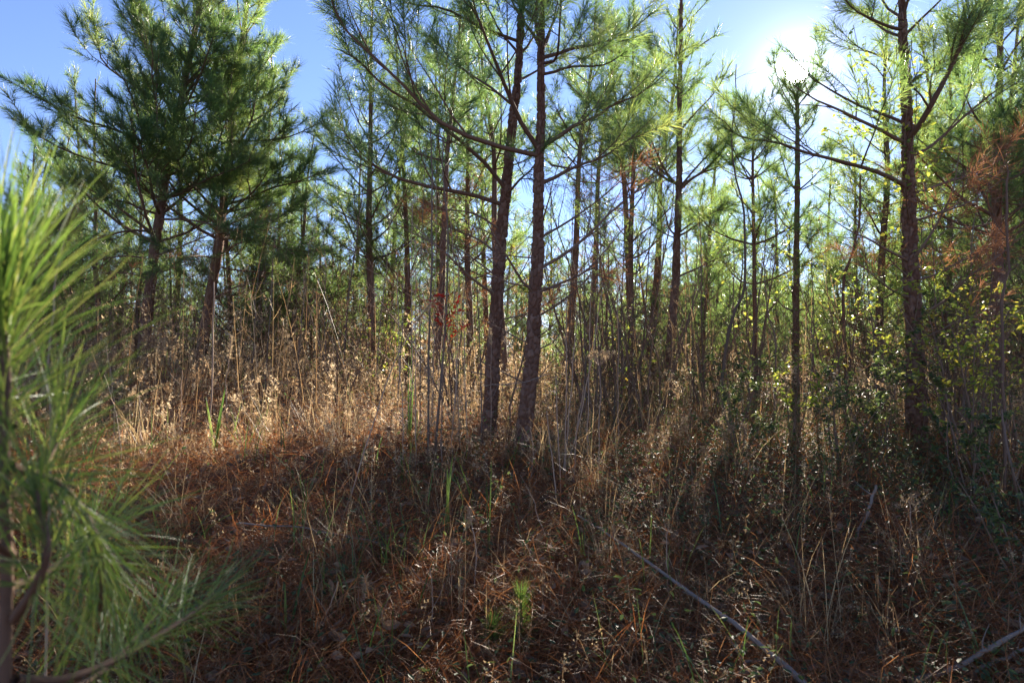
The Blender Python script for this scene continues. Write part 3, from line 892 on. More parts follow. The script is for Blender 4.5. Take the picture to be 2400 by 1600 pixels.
# standing pale grass
g = Geo()
cx, cy, cz = scatter(rng, 420, 3.0, 22, 1.3)
kk = (cy > 4.7) | (rng.random(len(cx)) < .3); cx, cy = cx[kk], cy[kk]
k = rng.integers(14, 44, len(cx)); ci = np.repeat(np.arange(len(cx)), k); N = len(ci)
x = cx[ci] + rng.normal(0, .07, N); y = cy[ci] + rng.normal(0, .07, N); z = TZ(x, y)
L = rng.uniform(.25, .7, N) * rng.uniform(.55, 1.2, len(cx))[ci]
p0 = np.radians(np.abs(rng.normal(0, 14, N))); p1 = p0 + np.radians(rng.uniform(5, 75, N))
Pp, side = blades(rng, x, y, z - .01, L, p0, p1, 6, .06)
ribbons(g, Pp, (rng.uniform(.0025, .0048, N) * np.maximum(1, y / 7))[:, None] * np.array([1, 1, .9, .75, .5, .1])[None], side, np.clip(rng.normal(.58, .22, N), 0, 1))
tag(g.build('standing_dry_grass', M['dry']), 'tufts of pale standing dead grass among the pines', 'grass', kind='stuff')

# green grass blades left among the dead ones
g = Geo()
cx, cy, cz = scatter(rng, 150, 2.6, 14, 1.5)
cx = np.where(rng.random(len(cx)) < .55, -np.abs(cx), cx)
k = rng.integers(3, 10, len(cx)); ci = np.repeat(np.arange(len(cx)), k); N = len(ci)
x = cx[ci] + rng.normal(0, .05, N); y = cy[ci] + rng.normal(0, .05, N); z = TZ(x, y)
p0 = np.radians(np.abs(rng.normal(0, 12, N))); p1 = p0 + np.radians(rng.uniform(0, 60, N))
Pp, side = blades(rng, x, y, z - .01, rng.uniform(.15, .5, N), p0, p1, 6, .05)
ribbons(g, Pp, rng.uniform(.004, .009, N)[:, None] * np.array([.8, 1, 1, .8, .5, .1])[None], side, rng.random(N))
tag(g.build('green_grass', M['green_blade']), 'scattered green grass blades on the slope', 'grass', kind='stuff')


def weed_mass(name, label, rng, x, y, h, mat, nbr=7, fl=5, size=.012, lean=10, spread=.34, u0=.35):
    """Dry weeds: stem, ascending side stalks, seed heads and withered leaves."""
    W = len(x); z = TZ(x, y)
    g = Geo()
    p0 = np.radians(np.abs(rng.normal(0, lean, W))); p1 = p0 + np.radians(rng.uniform(-5, 25, W))
    S, side = blades(rng, x, y, z - .02, h, p0, p1, 6, .1)
    sc = np.maximum(1, y / 6)
    c = np.clip(rng.normal(.45, .2, W), 0, 1)
    ribbons(g, S, (.0042 * sc)[:, None] * np.array([1.2, 1.1, 1, .8, .6, .4])[None], side, c * .7)
    wi = np.repeat(np.arange(W), nbr); B = len(wi)
    u = rng.uniform(u0, 1, B); f = u * 5; i0 = np.minimum(f.astype(int), 4); fr = (f - i0)[:, None]
    o = S[wi, i0] * (1 - fr) + S[wi, i0 + 1] * fr
    Lb = h[wi] * rng.uniform(.10, spread, B) * (1.25 - u)
    az = rng.uniform(0, 6.28, B); el = rng.uniform(.5, 1.25, B)
    d = np.stack([np.cos(az) * np.cos(el), np.sin(az) * np.cos(el), np.sin(el)], 1)
    end = o + d * Lb[:, None] + rng.normal(0, .01, (B, 3)); mid = (o + end) / 2 + UP * (-.06 * Lb)[:, None]
    ribbons(g, np.stack([o, mid, end], 1), (.0026 * sc[wi])[:, None] * np.array([1, .8, .5])[None], unit(rng.normal(size=(B, 3))), c[wi] * .8)
    bi = np.repeat(np.arange(B), fl); K = len(bi)
    t = rng.uniform(.45, 1.08, K)[:, None]
    p = o[bi] * (1 - t) + end[bi] * t + rng.normal(0, .008, (K, 3))
    dd = unit(rng.normal(size=(K, 3)) + UP * .4)
    needles(g, rng, p, dd, rng.uniform(.5, 1.4, K) * size * 1.6 * np.sqrt(sc[wi[bi]]), rng.uniform(.5, 1.3, K) * size * np.sqrt(sc[wi[bi]]), np.clip(c[wi[bi]] + .22 + rng.normal(0, .15, K), 0, 1))
    return tag(g.build(name, mat), label, 'weeds', kind='stuff')


x, y, z = scatter(rng, 2600, 4.6, 13, 1.2)
d_ = vnoise(x * .7, y * .7, 15) + .5 * (x < -.2)
k = rng.random(len(x)) < (.12 + .8 * d_) * (1 - .75 * sst(.3, 2.5, x))
hw = rng.uniform(.2, .72, k.sum()) * (.5 + .5 * sst(5, 7, y[k]))
weed_mass('dry_weeds', 'dry seeded weeds standing at the top of the bank', rng, x[k], y[k], hw, M['weed'])
x, y, z = scatter(rng, 3000, 8, 46, 1.15)
weed_mass('distant_dry_weeds', 'tall dry weeds filling the wood floor between trunks', rng, x, y, rng.uniform(.5, 1.45, len(x)), M['weed'], 6, 4, .02)

x, y, z = scatter(rng, 240, 4.8, 14, 1.3)
k = vnoise(x * .6, y * .6, 33) + .25 * (x < 0) > .5
x, y = x[k], y[k]
weed_mass('goldenrod', 'dry goldenrod with dense pale seed plumes', rng, x, y, rng.uniform(.3, .8, len(x)), M['weed'], 14, 9, .011, 16, .40, .62)
x, y, z = scatter(rng, 330, 2.4, 5.0, 1.2)
weed_mass('bank_weeds', 'short dry seeded weeds in the bank grass', rng, x, y, rng.uniform(.12, .38, len(x)), M['dry'], 7, 5, .008, 22, .4)
x, y, z = scatter(rng, 800, 6.0, 16, 1.2)
weed_mass('dead_twig_thicket', 'fine bare grey brown twigs rising among the trunks', rng, x, y, rng.uniform(1.0, 2.7, len(x)), M['thicket'], 14, 1, .008, 9, .42)
x, y, z = scatter(rng, 420, 5.8, 14, 1.2)
weed_mass('pale_dead_stems', 'pale dead upright stems standing between the trunks', rng, x, y, rng.uniform(.9, 2.3, len(x)), M['dry'], 8, 1, .008, 6, .25)
# low scrub of leaves and twigs under the trees
def scrub(name, label, rng, x, y, hmax, rad, per, mat, ls, rn, flat=0.0, twig=True, cat='scrub'):
    B = len(x); z = TZ(x, y); g = Geo()
    bi = np.repeat(np.arange(B), per); K = len(bi)
    hh = rng.random(K) ** 1.3 * hmax[bi]
    a = rng.uniform(0, 6.28, K); rr = rad[bi] * np.sqrt(rng.random(K)) * (1 - .5 * hh / hmax.max())
    p = np.stack([x[bi] + rr * np.cos(a), y[bi] + rr * np.sin(a), np.zeros(K)], 1)
    p[:, 2] = TZ(p[:, 0], p[:, 1]) + hh + .01
    d = np.stack([np.cos(a), np.sin(a), rng.normal(0, .35, K)], 1) + rng.normal(0, .5, (K, 3)) * np.array([1, 1, .4])
    nr = unit(rng.normal(size=(K, 3)) * (1 - flat) + UP * (.5 + 2 * flat))
    s = ls * np.sqrt(np.maximum(1, y[bi] / 7))
    leaves(g, rng, p, d, nr, rng.uniform(.7, 1.4, K) * s, rng.uniform(.35, .6, K) * s, np.clip(rn + rng.normal(0, .22, K), 0, 1))
    o = tag(g.build(name, mat), label, cat, kind='stuff')
    if twig:
        nb = 6; ti = np.repeat(np.arange(B), nb); T = len(ti); gt = Geo()
        p0 = np.radians(rng.uniform(3, 40, T)); p1 = p0 + np.radians(rng.uniform(0, 60, T))
        xx = x[ti] + rng.normal(0, .5, T) * rad[ti]; yy = y[ti] + rng.normal(0, .5, T) * rad[ti]
        Pp, sd = blades(rng, xx, yy, TZ(xx, yy) - .02, hmax[ti] * rng.uniform(.5, 1.15, T), p0, p1, 5, .2)
        ribbons(gt, Pp, (.0035 * np.maximum(1, y[ti] / 7))[:, None] * np.array([1.2, 1, .8, .6, .3])[None], sd, rng.random(T))
        tag(gt.build('stems', M['dtwig'], o), kind='stuff')
    return o


x, y, z = scatter(rng, 1000, 4.0, 11, 1.3)
w_ = sst(-.3, 2.6, x) * .92 + .08
k = rng.random(len(x)) < w_
x, y = x[k], y[k]
scrub('honeysuckle', 'glossy small leaved honeysuckle sprawling over the right side', rng, x, y, rng.uniform(.15, .95, len(x)) * (.45 + .55 * sst(4.6, 6.5, y)), rng.uniform(.15, .45, len(x)), 75, M['leaf'], .030, .35, .55, True, 'honeysuckle')
x, y, z = scatter(rng, 1350, 2.4, 6.0, 1.4)
k = rng.random(len(x)) < sst(-2.5, 2.5, x) * .8 + .15
x, y = x[k], y[k]
scrub('bank_creeper', 'small dark green leaves creeping through the bank grass', rng, x, y, rng.uniform(.08, .32, len(x)), rng.uniform(.08, .28, len(x)), 17, M['leaf'], .033, .25, .45, False, 'creeper')
x, y, z = scatter(rng, 800, 9, 48, 1.1)
scrub('distant_brown_scrub', 'brown leafless scrub under the far pines', rng, x, y, rng.uniform(.6, 2.4, len(x)) * (1 - .5 * (np.abs(x - (.424 * (y - 6.5) - 1.7)) < 1.6) * (y < 15)), rng.uniform(.4, 1.1, len(x)), 50, M['leaf_brown'], .038, .5, 0, True)
x, y, z = scatter(rng, 480, 9.5, 48, 1.05)
scrub('distant_green_scrub', 'olive green scrub under the far pines', rng, x, y, rng.uniform(.7, 3.0, len(x)) * (1 - .6 * (np.abs(x - (.424 * (y - 6.5) - 1.7)) < 1.6) * (y < 15)) * (.6 + .4 * sst(10, 14, y)), rng.uniform(.5, 1.3, len(x)), 85, M['leaf'], .040, .65, .1, True)
# dead leaves on the ground
g = Geo(); x, y, z = scatter(rng, 9000, 2.3, 9, 1.8); N = len(x)
leaves(g, rng, np.stack([x, y, z + rng.random(N) * .12], 1), rng.normal(size=(N, 3)) * np.array([1, 1, .3]), unit(rng.normal(size=(N, 3)) + UP), rng.uniform(.02, .085, N), rng.uniform(.012, .045, N), rng.random(N), .5)
tag(g.build('dead_leaves', M['leaf_brown']), 'curled dead leaves lying on the slope', 'leaves', kind='stuff')

# ------------------------------------------------------------------ saplings, stalks and shrubs that can be told apart
def ground_px(px, Y):
    p = P(px, 900, Y); return np.array([p[0], Y, float(TZ(p[0], Y))])


def stalk(name, label, pxs, Y, r0, r1, mat, cat, seed, group=None, sides=6, twigs=0, twigL=.3, lean=0.0, leaf=None, wob=.006):
    """A stem drawn along measured points, rooted in the ground, with optional fine side twigs."""
    rng = RNG(seed)
    pts = [P(a, b_, Y + lean * i) for i, (a, b_) in enumerate(pxs)]
    p0 = pts[0].copy(); zg = float(TZ(p0[0], p0[1])) - .03
    if pts[0][2] > zg + .03: p0[2] = zg; pts = [p0] + pts
    else: pts[0][2] = zg
    C = spline(pts, 22) + np.concatenate([[np.zeros(3)], np.cumsum(rng.normal(0, wob, (21, 3)) * np.array([1, 1, .2]), 0) * .5])
    base = np.array([C[0][0], C[0][1], zg + .03])
    root = empty(name, base, label, cat, group)
    g = Geo(); tubes(g, C, np.linspace(r0, r1, 22), sides, rng.random()); g.build('stem', mat, root, True, base)
    for i in range(twigs):
        sk = Sk(); k = int(rng.uniform(7, 21)); a = rng.uniform(0, 6.28); el = math.radians(rng.uniform(20, 65))
        grow(rng, sk, C[k], np.array([math.cos(a) * math.cos(el), math.sin(a) * math.cos(el), math.sin(el)]), twigL * rng.uniform(.5, 1.3), r1 * .8, 0, 1, False, .3, .12, .0012)
        gg = Geo(); wood_tubes(gg, sk.wood, 3); gg.build('twig', mat, root, True, base)
    return root, C, base, rng


def plume(root, C, base, rng, L=.16, n=260, mat='weed', w=.006, spread=.35, rn=.85):
    """Feathery seed head at the end of a stalk."""
    g = Geo(); d = unit(C[-1] - C[-3]); t = rng.random(n)
    p = C[-1] - d * (L * t)[:, None]
    q = unit(rng.normal(size=(n, 3)))
    needles(g, rng, p, unit(d + q * spread * 2.2), rng.uniform(.02, .05, n), np.full(n, w * .5), np.clip(rn + rng.normal(0, .12, n), 0, 1))
    tag(g.build('seed_head', M[mat], root, False, base), kind='stuff')


G1 = 'bare thin stems in front of the twin trunks'
stalk('bare_sapling', 'left one of two straight grey saplings just left of the twin trunks', [(1002, 1045), (1004, 837), (1011, 659), (1014, 480), (1011, 357), (1004, 290)], 5.2, .012, .004, M['stem'], 'sapling', 201, G1, twigs=6)
stalk('bare_sapling', 'right one of two straight grey saplings just left of the twin trunks', [(1020, 1045), (1032, 873), (1043, 730), (1050, 551), (1036, 393), (1039, 307)], 5.3, .013, .004, M['stem'], 'sapling', 202, G1, twigs=6)
stalk('bare_sapling', 'hair thin bare stem between the left sapling pair and sunlit weeds', [(985, 1030), (982, 800), (985, 640), (990, 500), (1000, 330)], 5.6, .006, .0025, M['stem'], 'sapling', 203, G1, twigs=5)
stalk('bare_sapling', 'thin pale stem hugging the left twin trunk', [(1127, 930), (1122, 800), (1118, 690), (1121, 530), (1135, 440)], 5.7, .007, .003, M['stem'], 'sapling', 204, G1, twigs=6)
stalk('bare_sapling', 'thin bare stem in shade left of the sunlit weeds', [(882, 880), (890, 760), (905, 640), (911, 560), (925, 470)], 8.5, .010, .004, M['stem'], 'sapling', 205, twigs=9, twigL=.4)
stalk('bare_sapling', 'slender forked bare tree against the sky gap right of left pair', [(805, 880), (815, 700), (830, 600), (839, 516), (850, 430), (838, 340)], 9.5, .016, .004, M['stem'], 'sapling', 206, twigs=16, twigL=.6)
stalk('bare_sapling', 'thin bare stem rising before the darker left pine', [(625, 840), (635, 700), (640, 600), (655, 480)], 9.0, .011, .004, M['stem'], 'sapling', 207, twigs=8, twigL=.4)
stalk('bare_sapling', 'crooked grey hardwood sapling with high fork left of the sun', [(1688, 985), (1691, 939), (1697, 805), (1714, 710), (1728, 652), (1731, 517), (1714, 440), (1701, 325), (1708, 230), (1714, 153)], 7.2, .022, .004, M['stem'], 'sapling', 208, twigs=12, twigL=.6, wob=.03)
r0_, C0_, b0_, q0_ = stalk('bare_sapling', 'thin dark stem with a round knob on top', [(1815, 960), (1818, 805), (1800, 740), (1791, 652), (1798, 610), (1812, 575)], 6.4, .010, .003, M['dtwig'], 'sapling', 209, twigs=5)
g = Geo()
for i in range(5):
    th = np.linspace(0, math.pi, 7)
    rr = .018 * np.sin(th) * (1 + .12 * math.sin(i)) + .001
    tubes(g, np.stack([C0_[-1] + np.array([0, .004 * i, .02 * -math.cos(t_)]) for t_ in th]), rr, 7, .2)
    break
g.build('knob', M['dtwig'], r0_, True, b0_)
stalk('bare_sapling', 'tall bent grey snag at the right edge with blunt broken top', [(2352, 1010), (2351, 901), (2348, 710), (2361, 633), (2362, 520), (2370, 440), (2367, 398)], 4.6, .011, .006, M['twig'], 'sapling', 210, twigs=5, wob=.014)
stalk('bare_sapling', 'crooked mossy stem between the sun pine and vine covered trunk', [(1982, 930), (1982, 882), (1976, 671), (1995, 600), (2017, 518), (2020, 409)], 7.0, .020, .008, M['bark'], 'sapling', 211, twigs=10, twigL=.5)
for i, (x0, x1, Y, top, lb) in enumerate([(1440, 1475, 7.6, 330, 'leftmost of the fine bare saplings right of the twin trunks'), (1455, 1530, 8.2, 300, 'bare sapling leaning right toward the slim pine'),
                                          (1500, 1545, 8.0, 390, 'bare sapling close left of the slim pine'), (1415, 1400, 8.8, 400, 'bare sapling close right of the twin trunks, deeper in'),
                                          (1330, 1350, 8.6, 420, 'bare sapling seen just past the right twin trunk'), (1650, 1640, 8.5, 480, 'bare sapling close right of the slim pine')]):
    stalk('bare_sapling', lb, [(x0, 930), (x0 * .7 + x1 * .3, 760), (x0 * .4 + x1 * .6, 560), (x1, top)], Y, .014, .003, M['stem'], 'sapling', 220 + i, 'fine bare saplings', twigs=15, twigL=.75)

rq = RNG(777)
for i, (px, Y, top, lb) in enumerate([
    (700, 8.5, 560, 'bare sapling in shade just right of the darker left pine'), (765, 9.0, 520, 'bare sapling below the sky gap right of left pair'), (930, 7.2, 600, 'bare sapling left of the hair thin stem'),
    (1075, 7.0, 520, 'bare sapling between the two straight saplings and left twin trunk'), (1085, 8.5, 430, 'taller bare sapling behind the left twin trunk'), (1370, 6.9, 380, 'bare sapling rising behind the dry umbel'),
    (1395, 8.0, 300, 'tallest bare sapling right of the twin trunks'), (1625, 8.0, 560, 'low bare sapling right of the slim pine base'), (1755, 7.4, 600, 'bare sapling right of the crooked grey sapling'),
    (1905, 7.6, 520, 'bare sapling right of the sun pine'), (2055, 6.4, 560, 'bare sapling left of the vine covered trunk'), (2195, 6.2, 470, 'bare sapling right of the vine covered trunk'),
    (2255, 6.0, 420, 'bare sapling before the rusty branches at right'), (2300, 5.4, 560, 'bare sapling left of the bent grey snag'), (590, 8.2, 600, 'bare sapling right of the tall tan stalk')]):
    dx = rq.uniform(-45, 45)
    stalk('bare_sapling', lb, [(px, 930), (px + dx * .2, 800), (px + dx * .5, (800 + top) / 2), (px + dx, top)], Y, .010, .003, M['stem'], 'sapling', 600 + i, 'fine bare saplings', twigs=12, twigL=.6, wob=.015)
# tan reeds and single tall stalks
stalk('dry_reed', 'tall single tan stalk in front of the left pair', [(488, 1040), (495, 926), (500, 801), (505, 662)], 5.4, .0075, .005, M['reed'], 'reed', 240)
for i, (pp, Y, lb) in enumerate([
    ([(1326, 1120), (1325, 1000), (1327, 850), (1329, 700)], 4.9, 'tallest reddish reed right of the twin trunks'),
    ([(1318, 1110), (1329, 980), (1338, 860), (1346, 744)], 5.0, 'reed leaning slightly right beside the tallest reed'),
    ([(1335, 1080), (1354, 1010), (1385, 850), (1414, 680)], 5.2, 'reed leaning right behind the dry umbel'),
    ([(1310, 1130), (1305, 1000), (1303, 880)], 4.7, 'short reed close to the right twin trunk base'),
    ([(1345, 1110), (1350, 1000), (1362, 905)], 4.8, 'short reed right of the tallest reed'),
    ([(1300, 1150), (1292, 1060), (1282, 960)], 4.5, 'short reed leaning left at the right twin base')]):
    stalk('dry_reed', lb, pp, Y, .0055, .0035, M['reed'], 'reed', 241 + i, 'reeds beside the twin trunks')
for i, (x0, x1, Y, top, lb) in enumerate([(955, 962, 5.4, 470, 'leftmost pale head high stalk left of the twin trunks'), (972, 978, 5.0, 560, 'short pale stalk next to the leftmost head high stalk'), (1012, 1022, 5.5, 420, 'pale stalk between the two straight saplings'),
                                          (1060, 1068, 5.2, 600, 'pale stalk right of the two straight saplings'), (1078, 1062, 5.6, 500, 'pale stalk leaning left toward the straight saplings'), (945, 930, 5.1, 640, 'pale stalk leaning left beside the arching plume'),
                                          (1098, 1090, 5.3, 640, 'pale stalk close left of the left twin trunk'), (1375, 1395, 5.4, 560, 'pale stalk right of the reeds, leaning right'), (1450, 1440, 5.8, 640, 'pale stalk right of the dry umbel')]):
    stalk('dry_reed', lb, [(x0, 1010), (x0 * .6 + x1 * .4, 850), (x1, top)], Y, .0055, .003, M['reed'], 'reed', 640 + i, 'pale head high stalks', twigs=4, twigL=.25, wob=.009)
r_1, C_1, b_1, q_1 = stalk('plume_grass', 'long arching plume grass stalk left of the twin trunks', [(803, 1276), (830, 1150), (871, 1016), (918, 873), (961, 790), (985, 745), (1011, 712)], 4.3, .0045, .0025, M['reed'], 'grass', 250)
plume(r_1, C_1, b_1, q_1, .14)
r_1, C_1, b_1, q_1 = stalk('plume_grass', 'plume grass with a fluffy pale head before the dark left pines', [(535, 960), (533, 900), (536, 850), (541, 792)], 6.2, .005, .003, M['reed'], 'grass', 251)
plume(r_1, C_1, b_1, q_1, .20, 420, spread=.5)
r_1, C_1, b_1, q_1 = stalk('plume_grass', 'white tipped plume beside the left twin trunk', [(1150, 930), (1145, 860), (1137, 772)], 5.6, .004, .002, M['reed'], 'grass', 252)
plume(r_1, C_1, b_1, q_1, .13, 240, spread=.3, rn=1)
for i, (pp, Y, lb) in enumerate([
    ([(1100, 1480), (1115, 1330), (1108, 1240), (1104, 1190)], 3.4, 'curled brown seed stalk standing at the bottom centre'),
    ([(1020, 1590), (1018, 1450), (1005, 1330)], 3.1, 'pale straight stalk left of the seedlings at the bottom'),
    ([(850, 1560), (838, 1460), (845, 1350)], 3.1, 'thin branched weed stalk at the bottom left of centre'),
    ([(905, 1590), (900, 1520), (888, 1420)], 3.0, 'frosty seeded weed at the bottom left of centre'),
    ([(1570, 1420), (1566, 1330), (1572, 1240)], 3.5, 'upright stem above the fallen pole'),
    ([(1290, 1280), (1262, 1200), (1245, 1160)], 4.0, 'broken pale stem leaning left on the bank'),
    ([(1240, 1150), (1246, 1080), (1240, 1000)], 4.9, 'short stem at the foot of the right twin trunk'),
    ([(730, 1590), (745, 1500), (780, 1360)], 3.0, 'bluish bare stick leaning right beside the green blades'),
    ([(265, 1000), (258, 900), (245, 810)], 5.0, 'thin tan stalk behind the young pine at left'),
    ([(415, 1030), (420, 950), (424, 870)], 5.2, 'short double tipped stalk left of the tall tan stalk'),
    ([(282, 1040), (270, 960), (243, 880)], 4.6, 'stalk leaning left behind the young pine needles')]):
    r_1, C_1, b_1, q_1 = stalk('weed_stalk', lb, pp, Y, .004, .002, M['reed'], 'weed', 260 + i, None, 5, twigs=3, twigL=.12)
    if i in (0, 2, 3): plume(r_1, C_1, b_1, q_1, .10, 160, 'weed', .005, .5, .6)
# dry umbel
r_1, C_1, b_1, q_1 = stalk('dry_umbel', 'dry pale umbel weed right of the twin trunks', [(1404, 1010), (1406, 930), (1404, 858)], 5.0, .004, .003, M['reed'], 'weed', 280)
gu = Geo(); gs = Geo()
for i in range(26):
    a = q_1.uniform(0, 6.28); e = C_1[-1] + np.array([math.cos(a) * q_1.uniform(.02, .12), math.sin(a) * q_1.uniform(.02, .10), q_1.uniform(.05, .11)])
    tubes(gs, spline([C_1[-1], (C_1[-1] + e) / 2 + np.array([0, 0, -.01]), e], 4), np.full(4, .0012), 3, .5)
    n = 22; needles(gu, q_1, e + q_1.normal(0, .006, (n, 3)), unit(q_1.normal(size=(n, 3)) + UP), q_1.uniform(.008, .02, n), np.full(n, .004), q_1.uniform(.4, 1, n))
tag(gs.build('rays', M['reed'], r_1, True, b_1), kind='stuff'); tag(gu.build('seed_head', M['weed'], r_1, False, b_1), kind='stuff')
# a flat topped seed cluster on the right bank and one on the left slope
for i, (px, py, Y, lb) in enumerate([(2125, 1150, 3.9, 'brown fluffy seed cluster on the right of the bank'), (320, 905, 5.0, 'pale flat seed cluster behind the young pine needles'), (595, 1475, 3.0, 'pale fluffy weed head at lower left in the shade')]):
    r_1, C_1, b_1, q_1 = stalk('seeded_weed', lb, [(px + 5, py + 130), (px + 4, py + 70), (px, py + 20)], Y, .004, .003, M['reed'], 'weed', 285 + i)
    gu = Geo()
    for j in range(16):
        e = C_1[-1] + q_1.normal(0, .035, 3) * np.array([1, 1, .5]); n = 18
        needles(gu, q_1, e + q_1.normal(0, .007, (n, 3)), unit(q_1.normal(size=(n, 3)) + UP), q_1.uniform(.008, .02, n), np.full(n, .004), q_1.uniform(.3, .9, n))
    tag(gu.build('seed_head', M['weed'], r_1, False, b_1), kind='stuff')

# broad green blades
def blade_plant(label, px, Y, tips, seed, w=.012, mat='green_blade'):
    rng = RNG(seed); base = ground_px(px, Y); root = empty('blade_plant', base, label, 'grass')
    for (tx, ty) in tips:
        tip = P(tx, ty, Y + rng.uniform(-.1, .1)); b0 = base + np.array([rng.normal(0, .01), rng.normal(0, .01), -.02])
        C = spline([b0, b0 * .5 + tip * .5 + np.array([0, 0, .03]), tip], 9)
        g = Geo(); t = np.linspace(0, 1, 9)
        s = unit(np.cross(tip - b0, np.array([0, 1.0, .2])))
        Wd = w * np.array([.6, .9, 1, 1, .95, .85, .7, .45, .08])
        L_ = C - s * Wd[:, None] / 2; R_ = C + s * Wd[:, None] / 2; Md = C + np.array([0, w * .25, 0])
        V = np.stack([L_, Md, R_], 1).reshape(-1, 3); i = np.arange(8) * 3
        g.add(V, Q=np.concatenate([np.stack([i, i + 1, i + 4, i + 3], -1), np.stack([i + 1, i + 2, i + 5, i + 4], -1)]), rnd=np.full(27, rng.random()))
        g.build('blade', M[mat], root, False, base)


blade_plant('two bright green blades crossing at the bottom left of centre', 689, 3.0, [(668, 1367), (730, 1275), (655, 1450)], 301, .011)
blade_plant('broad dull green blade on the bank left of the twin trunk foot', 1045, 4.1, [(1061, 1065), (1048, 1090)], 302, .016)
blade_plant('pair of green blades below the tall tan stalk', 505, 5.0, [(528, 905), (482, 930), (520, 960)], 303, .020)
blade_plant('thin yellow green blade right of the green bank blades', 1148, 3.9, [(1152, 1070), (1140, 1120)], 304, .007)
blade_plant('yellow green upright blade in front of the sunlit weeds', 962, 5.4, [(966, 775), (958, 830), (972, 850)], 305, .010)
blade_plant('green blade beside the fallen pole at lower right', 1842, 3.0, [(1855, 1450), (1835, 1500)], 306, .010)


def leafy_shrub(label, px, Y, top, spread, seed, mat='leaf_y', n=420, ls=.045, stems=5, group=None, name='leafy_shrub', low=.25, cat='shrub', rn=.45):
    rng = RNG(seed); base = ground_px(px, Y); H = P(px, top, Y)[2] - base[2]
    root = empty(name, base, label, cat, group)
    tips = []
    for s in range(stems):
        sk = Sk(); a = rng.uniform(0, 6.28); tilt = rng.uniform(.05, .22)
        d = np.array([math.cos(a) * tilt * spread, math.sin(a) * tilt * spread, 1])
        grow(rng, sk, base + np.array([math.cos(a) * .03, math.sin(a) * .03, -.03]), d, H * rng.uniform(.7, 1.05), .005 + .004 * H, 0, 2, False, .3, .22, .0015, .15)
        gg = Geo(); wood_tubes(gg, sk.wood, 4); gg.build('stem', M['dtwig'], root, True, base)
        for pts, _ in sk.wood[1:]: tips.append(pts)
    g = Geo(); i = rng.integers(0, len(tips), n); t = rng.uniform(.2, 1, n)
    p = np.array([[np.interp(t[k], np.linspace(0, 1, len(tips[i[k]])), tips[i[k]][:, c]) for c in range(3)] for k in range(n)])
    kp = p[:, 2] - base[2] > low * H; p = p[kp]; n = len(p)
    d = rng.normal(size=(n, 3)) * np.array([1, 1, .5])
    leaves(g, rng, p, d, unit(rng.normal(0, .5, (n, 3)) + UP), rng.uniform(.6, 1.3, n) * ls, rng.uniform(.4, .6, n) * ls, np.clip(rn + rng.normal(0, .25, n), 0, 1))
    tag(g.build('leaves', M[mat], root, False, base), kind='stuff')
    return root


SH = 'leafy shrubs between the pines'
leafy_shrub('yellow green leafy shrub between the sun pine and vine covered pine', 1965, 7.2, 560, 1.6, 320, n=620, group=SH)
leafy_shrub('yellow leaved shrub in sunlight at the right edge', 2290, 4.9, 650, 1.8, 321, n=650, ls=.042, group=SH, rn=.6)
leafy_shrub('bright green bush right of the twin trunks in the distance', 1490, 9.0, 730, 1.2, 322, n=300, ls=.06, group=SH)
leafy_shrub('green and yellow bush in front of the sky gap left of centre', 880, 9.2, 660, 2.2, 323, n=520, ls=.06, group=SH, rn=.3)
leafy_shrub('tall leafy shrub with scattered leaves just right of the slim pine', 1770, 8.4, 430, 1.4, 324, n=260, ls=.065, group=SH)
leafy_shrub('leafy stem growing up between the twin trunks', 1205, 6.6, 540, .6, 325, n=220, ls=.055, stems=2, group=SH, low=.6)
leafy_shrub('dark evergreen shrub below the sky gap right of left pair', 765, 12.0, 520, 2.0, 326, 'leaf', 900, .07, group=SH)
leafy_shrub('dark leaved tall bush deep behind the sunlit weeds', 860, 12.5, 500, 2.0, 327, 'leaf', 900, .07, group=SH)
leafy_shrub('low glossy shrub at the foot of the vine covered pine', 2060, 5.2, 760, 1.8, 328, 'leaf', 620, .040, group=SH)
leafy_shrub('sprawling glossy shrub at the lower right edge', 2380, 3.6, 980, 2.2, 329, 'leaf', 520, .036, group=SH)
leafy_shrub('olive shrub standing before the thin young pine', 1720, 6.6, 790, 1.6, 330, 'leaf', 520, .040, group=SH)
leafy_shrub('green shrub between the slim pine and twin trunks', 1430, 8.6, 640, 1.2, 331, 'leaf', 420, .055, group=SH)
leafy_shrub('half bare olive shrub right of the vine covered pine', 2200, 5.6, 640, 1.4, 332, 'leaf', 520, .042, group=SH)

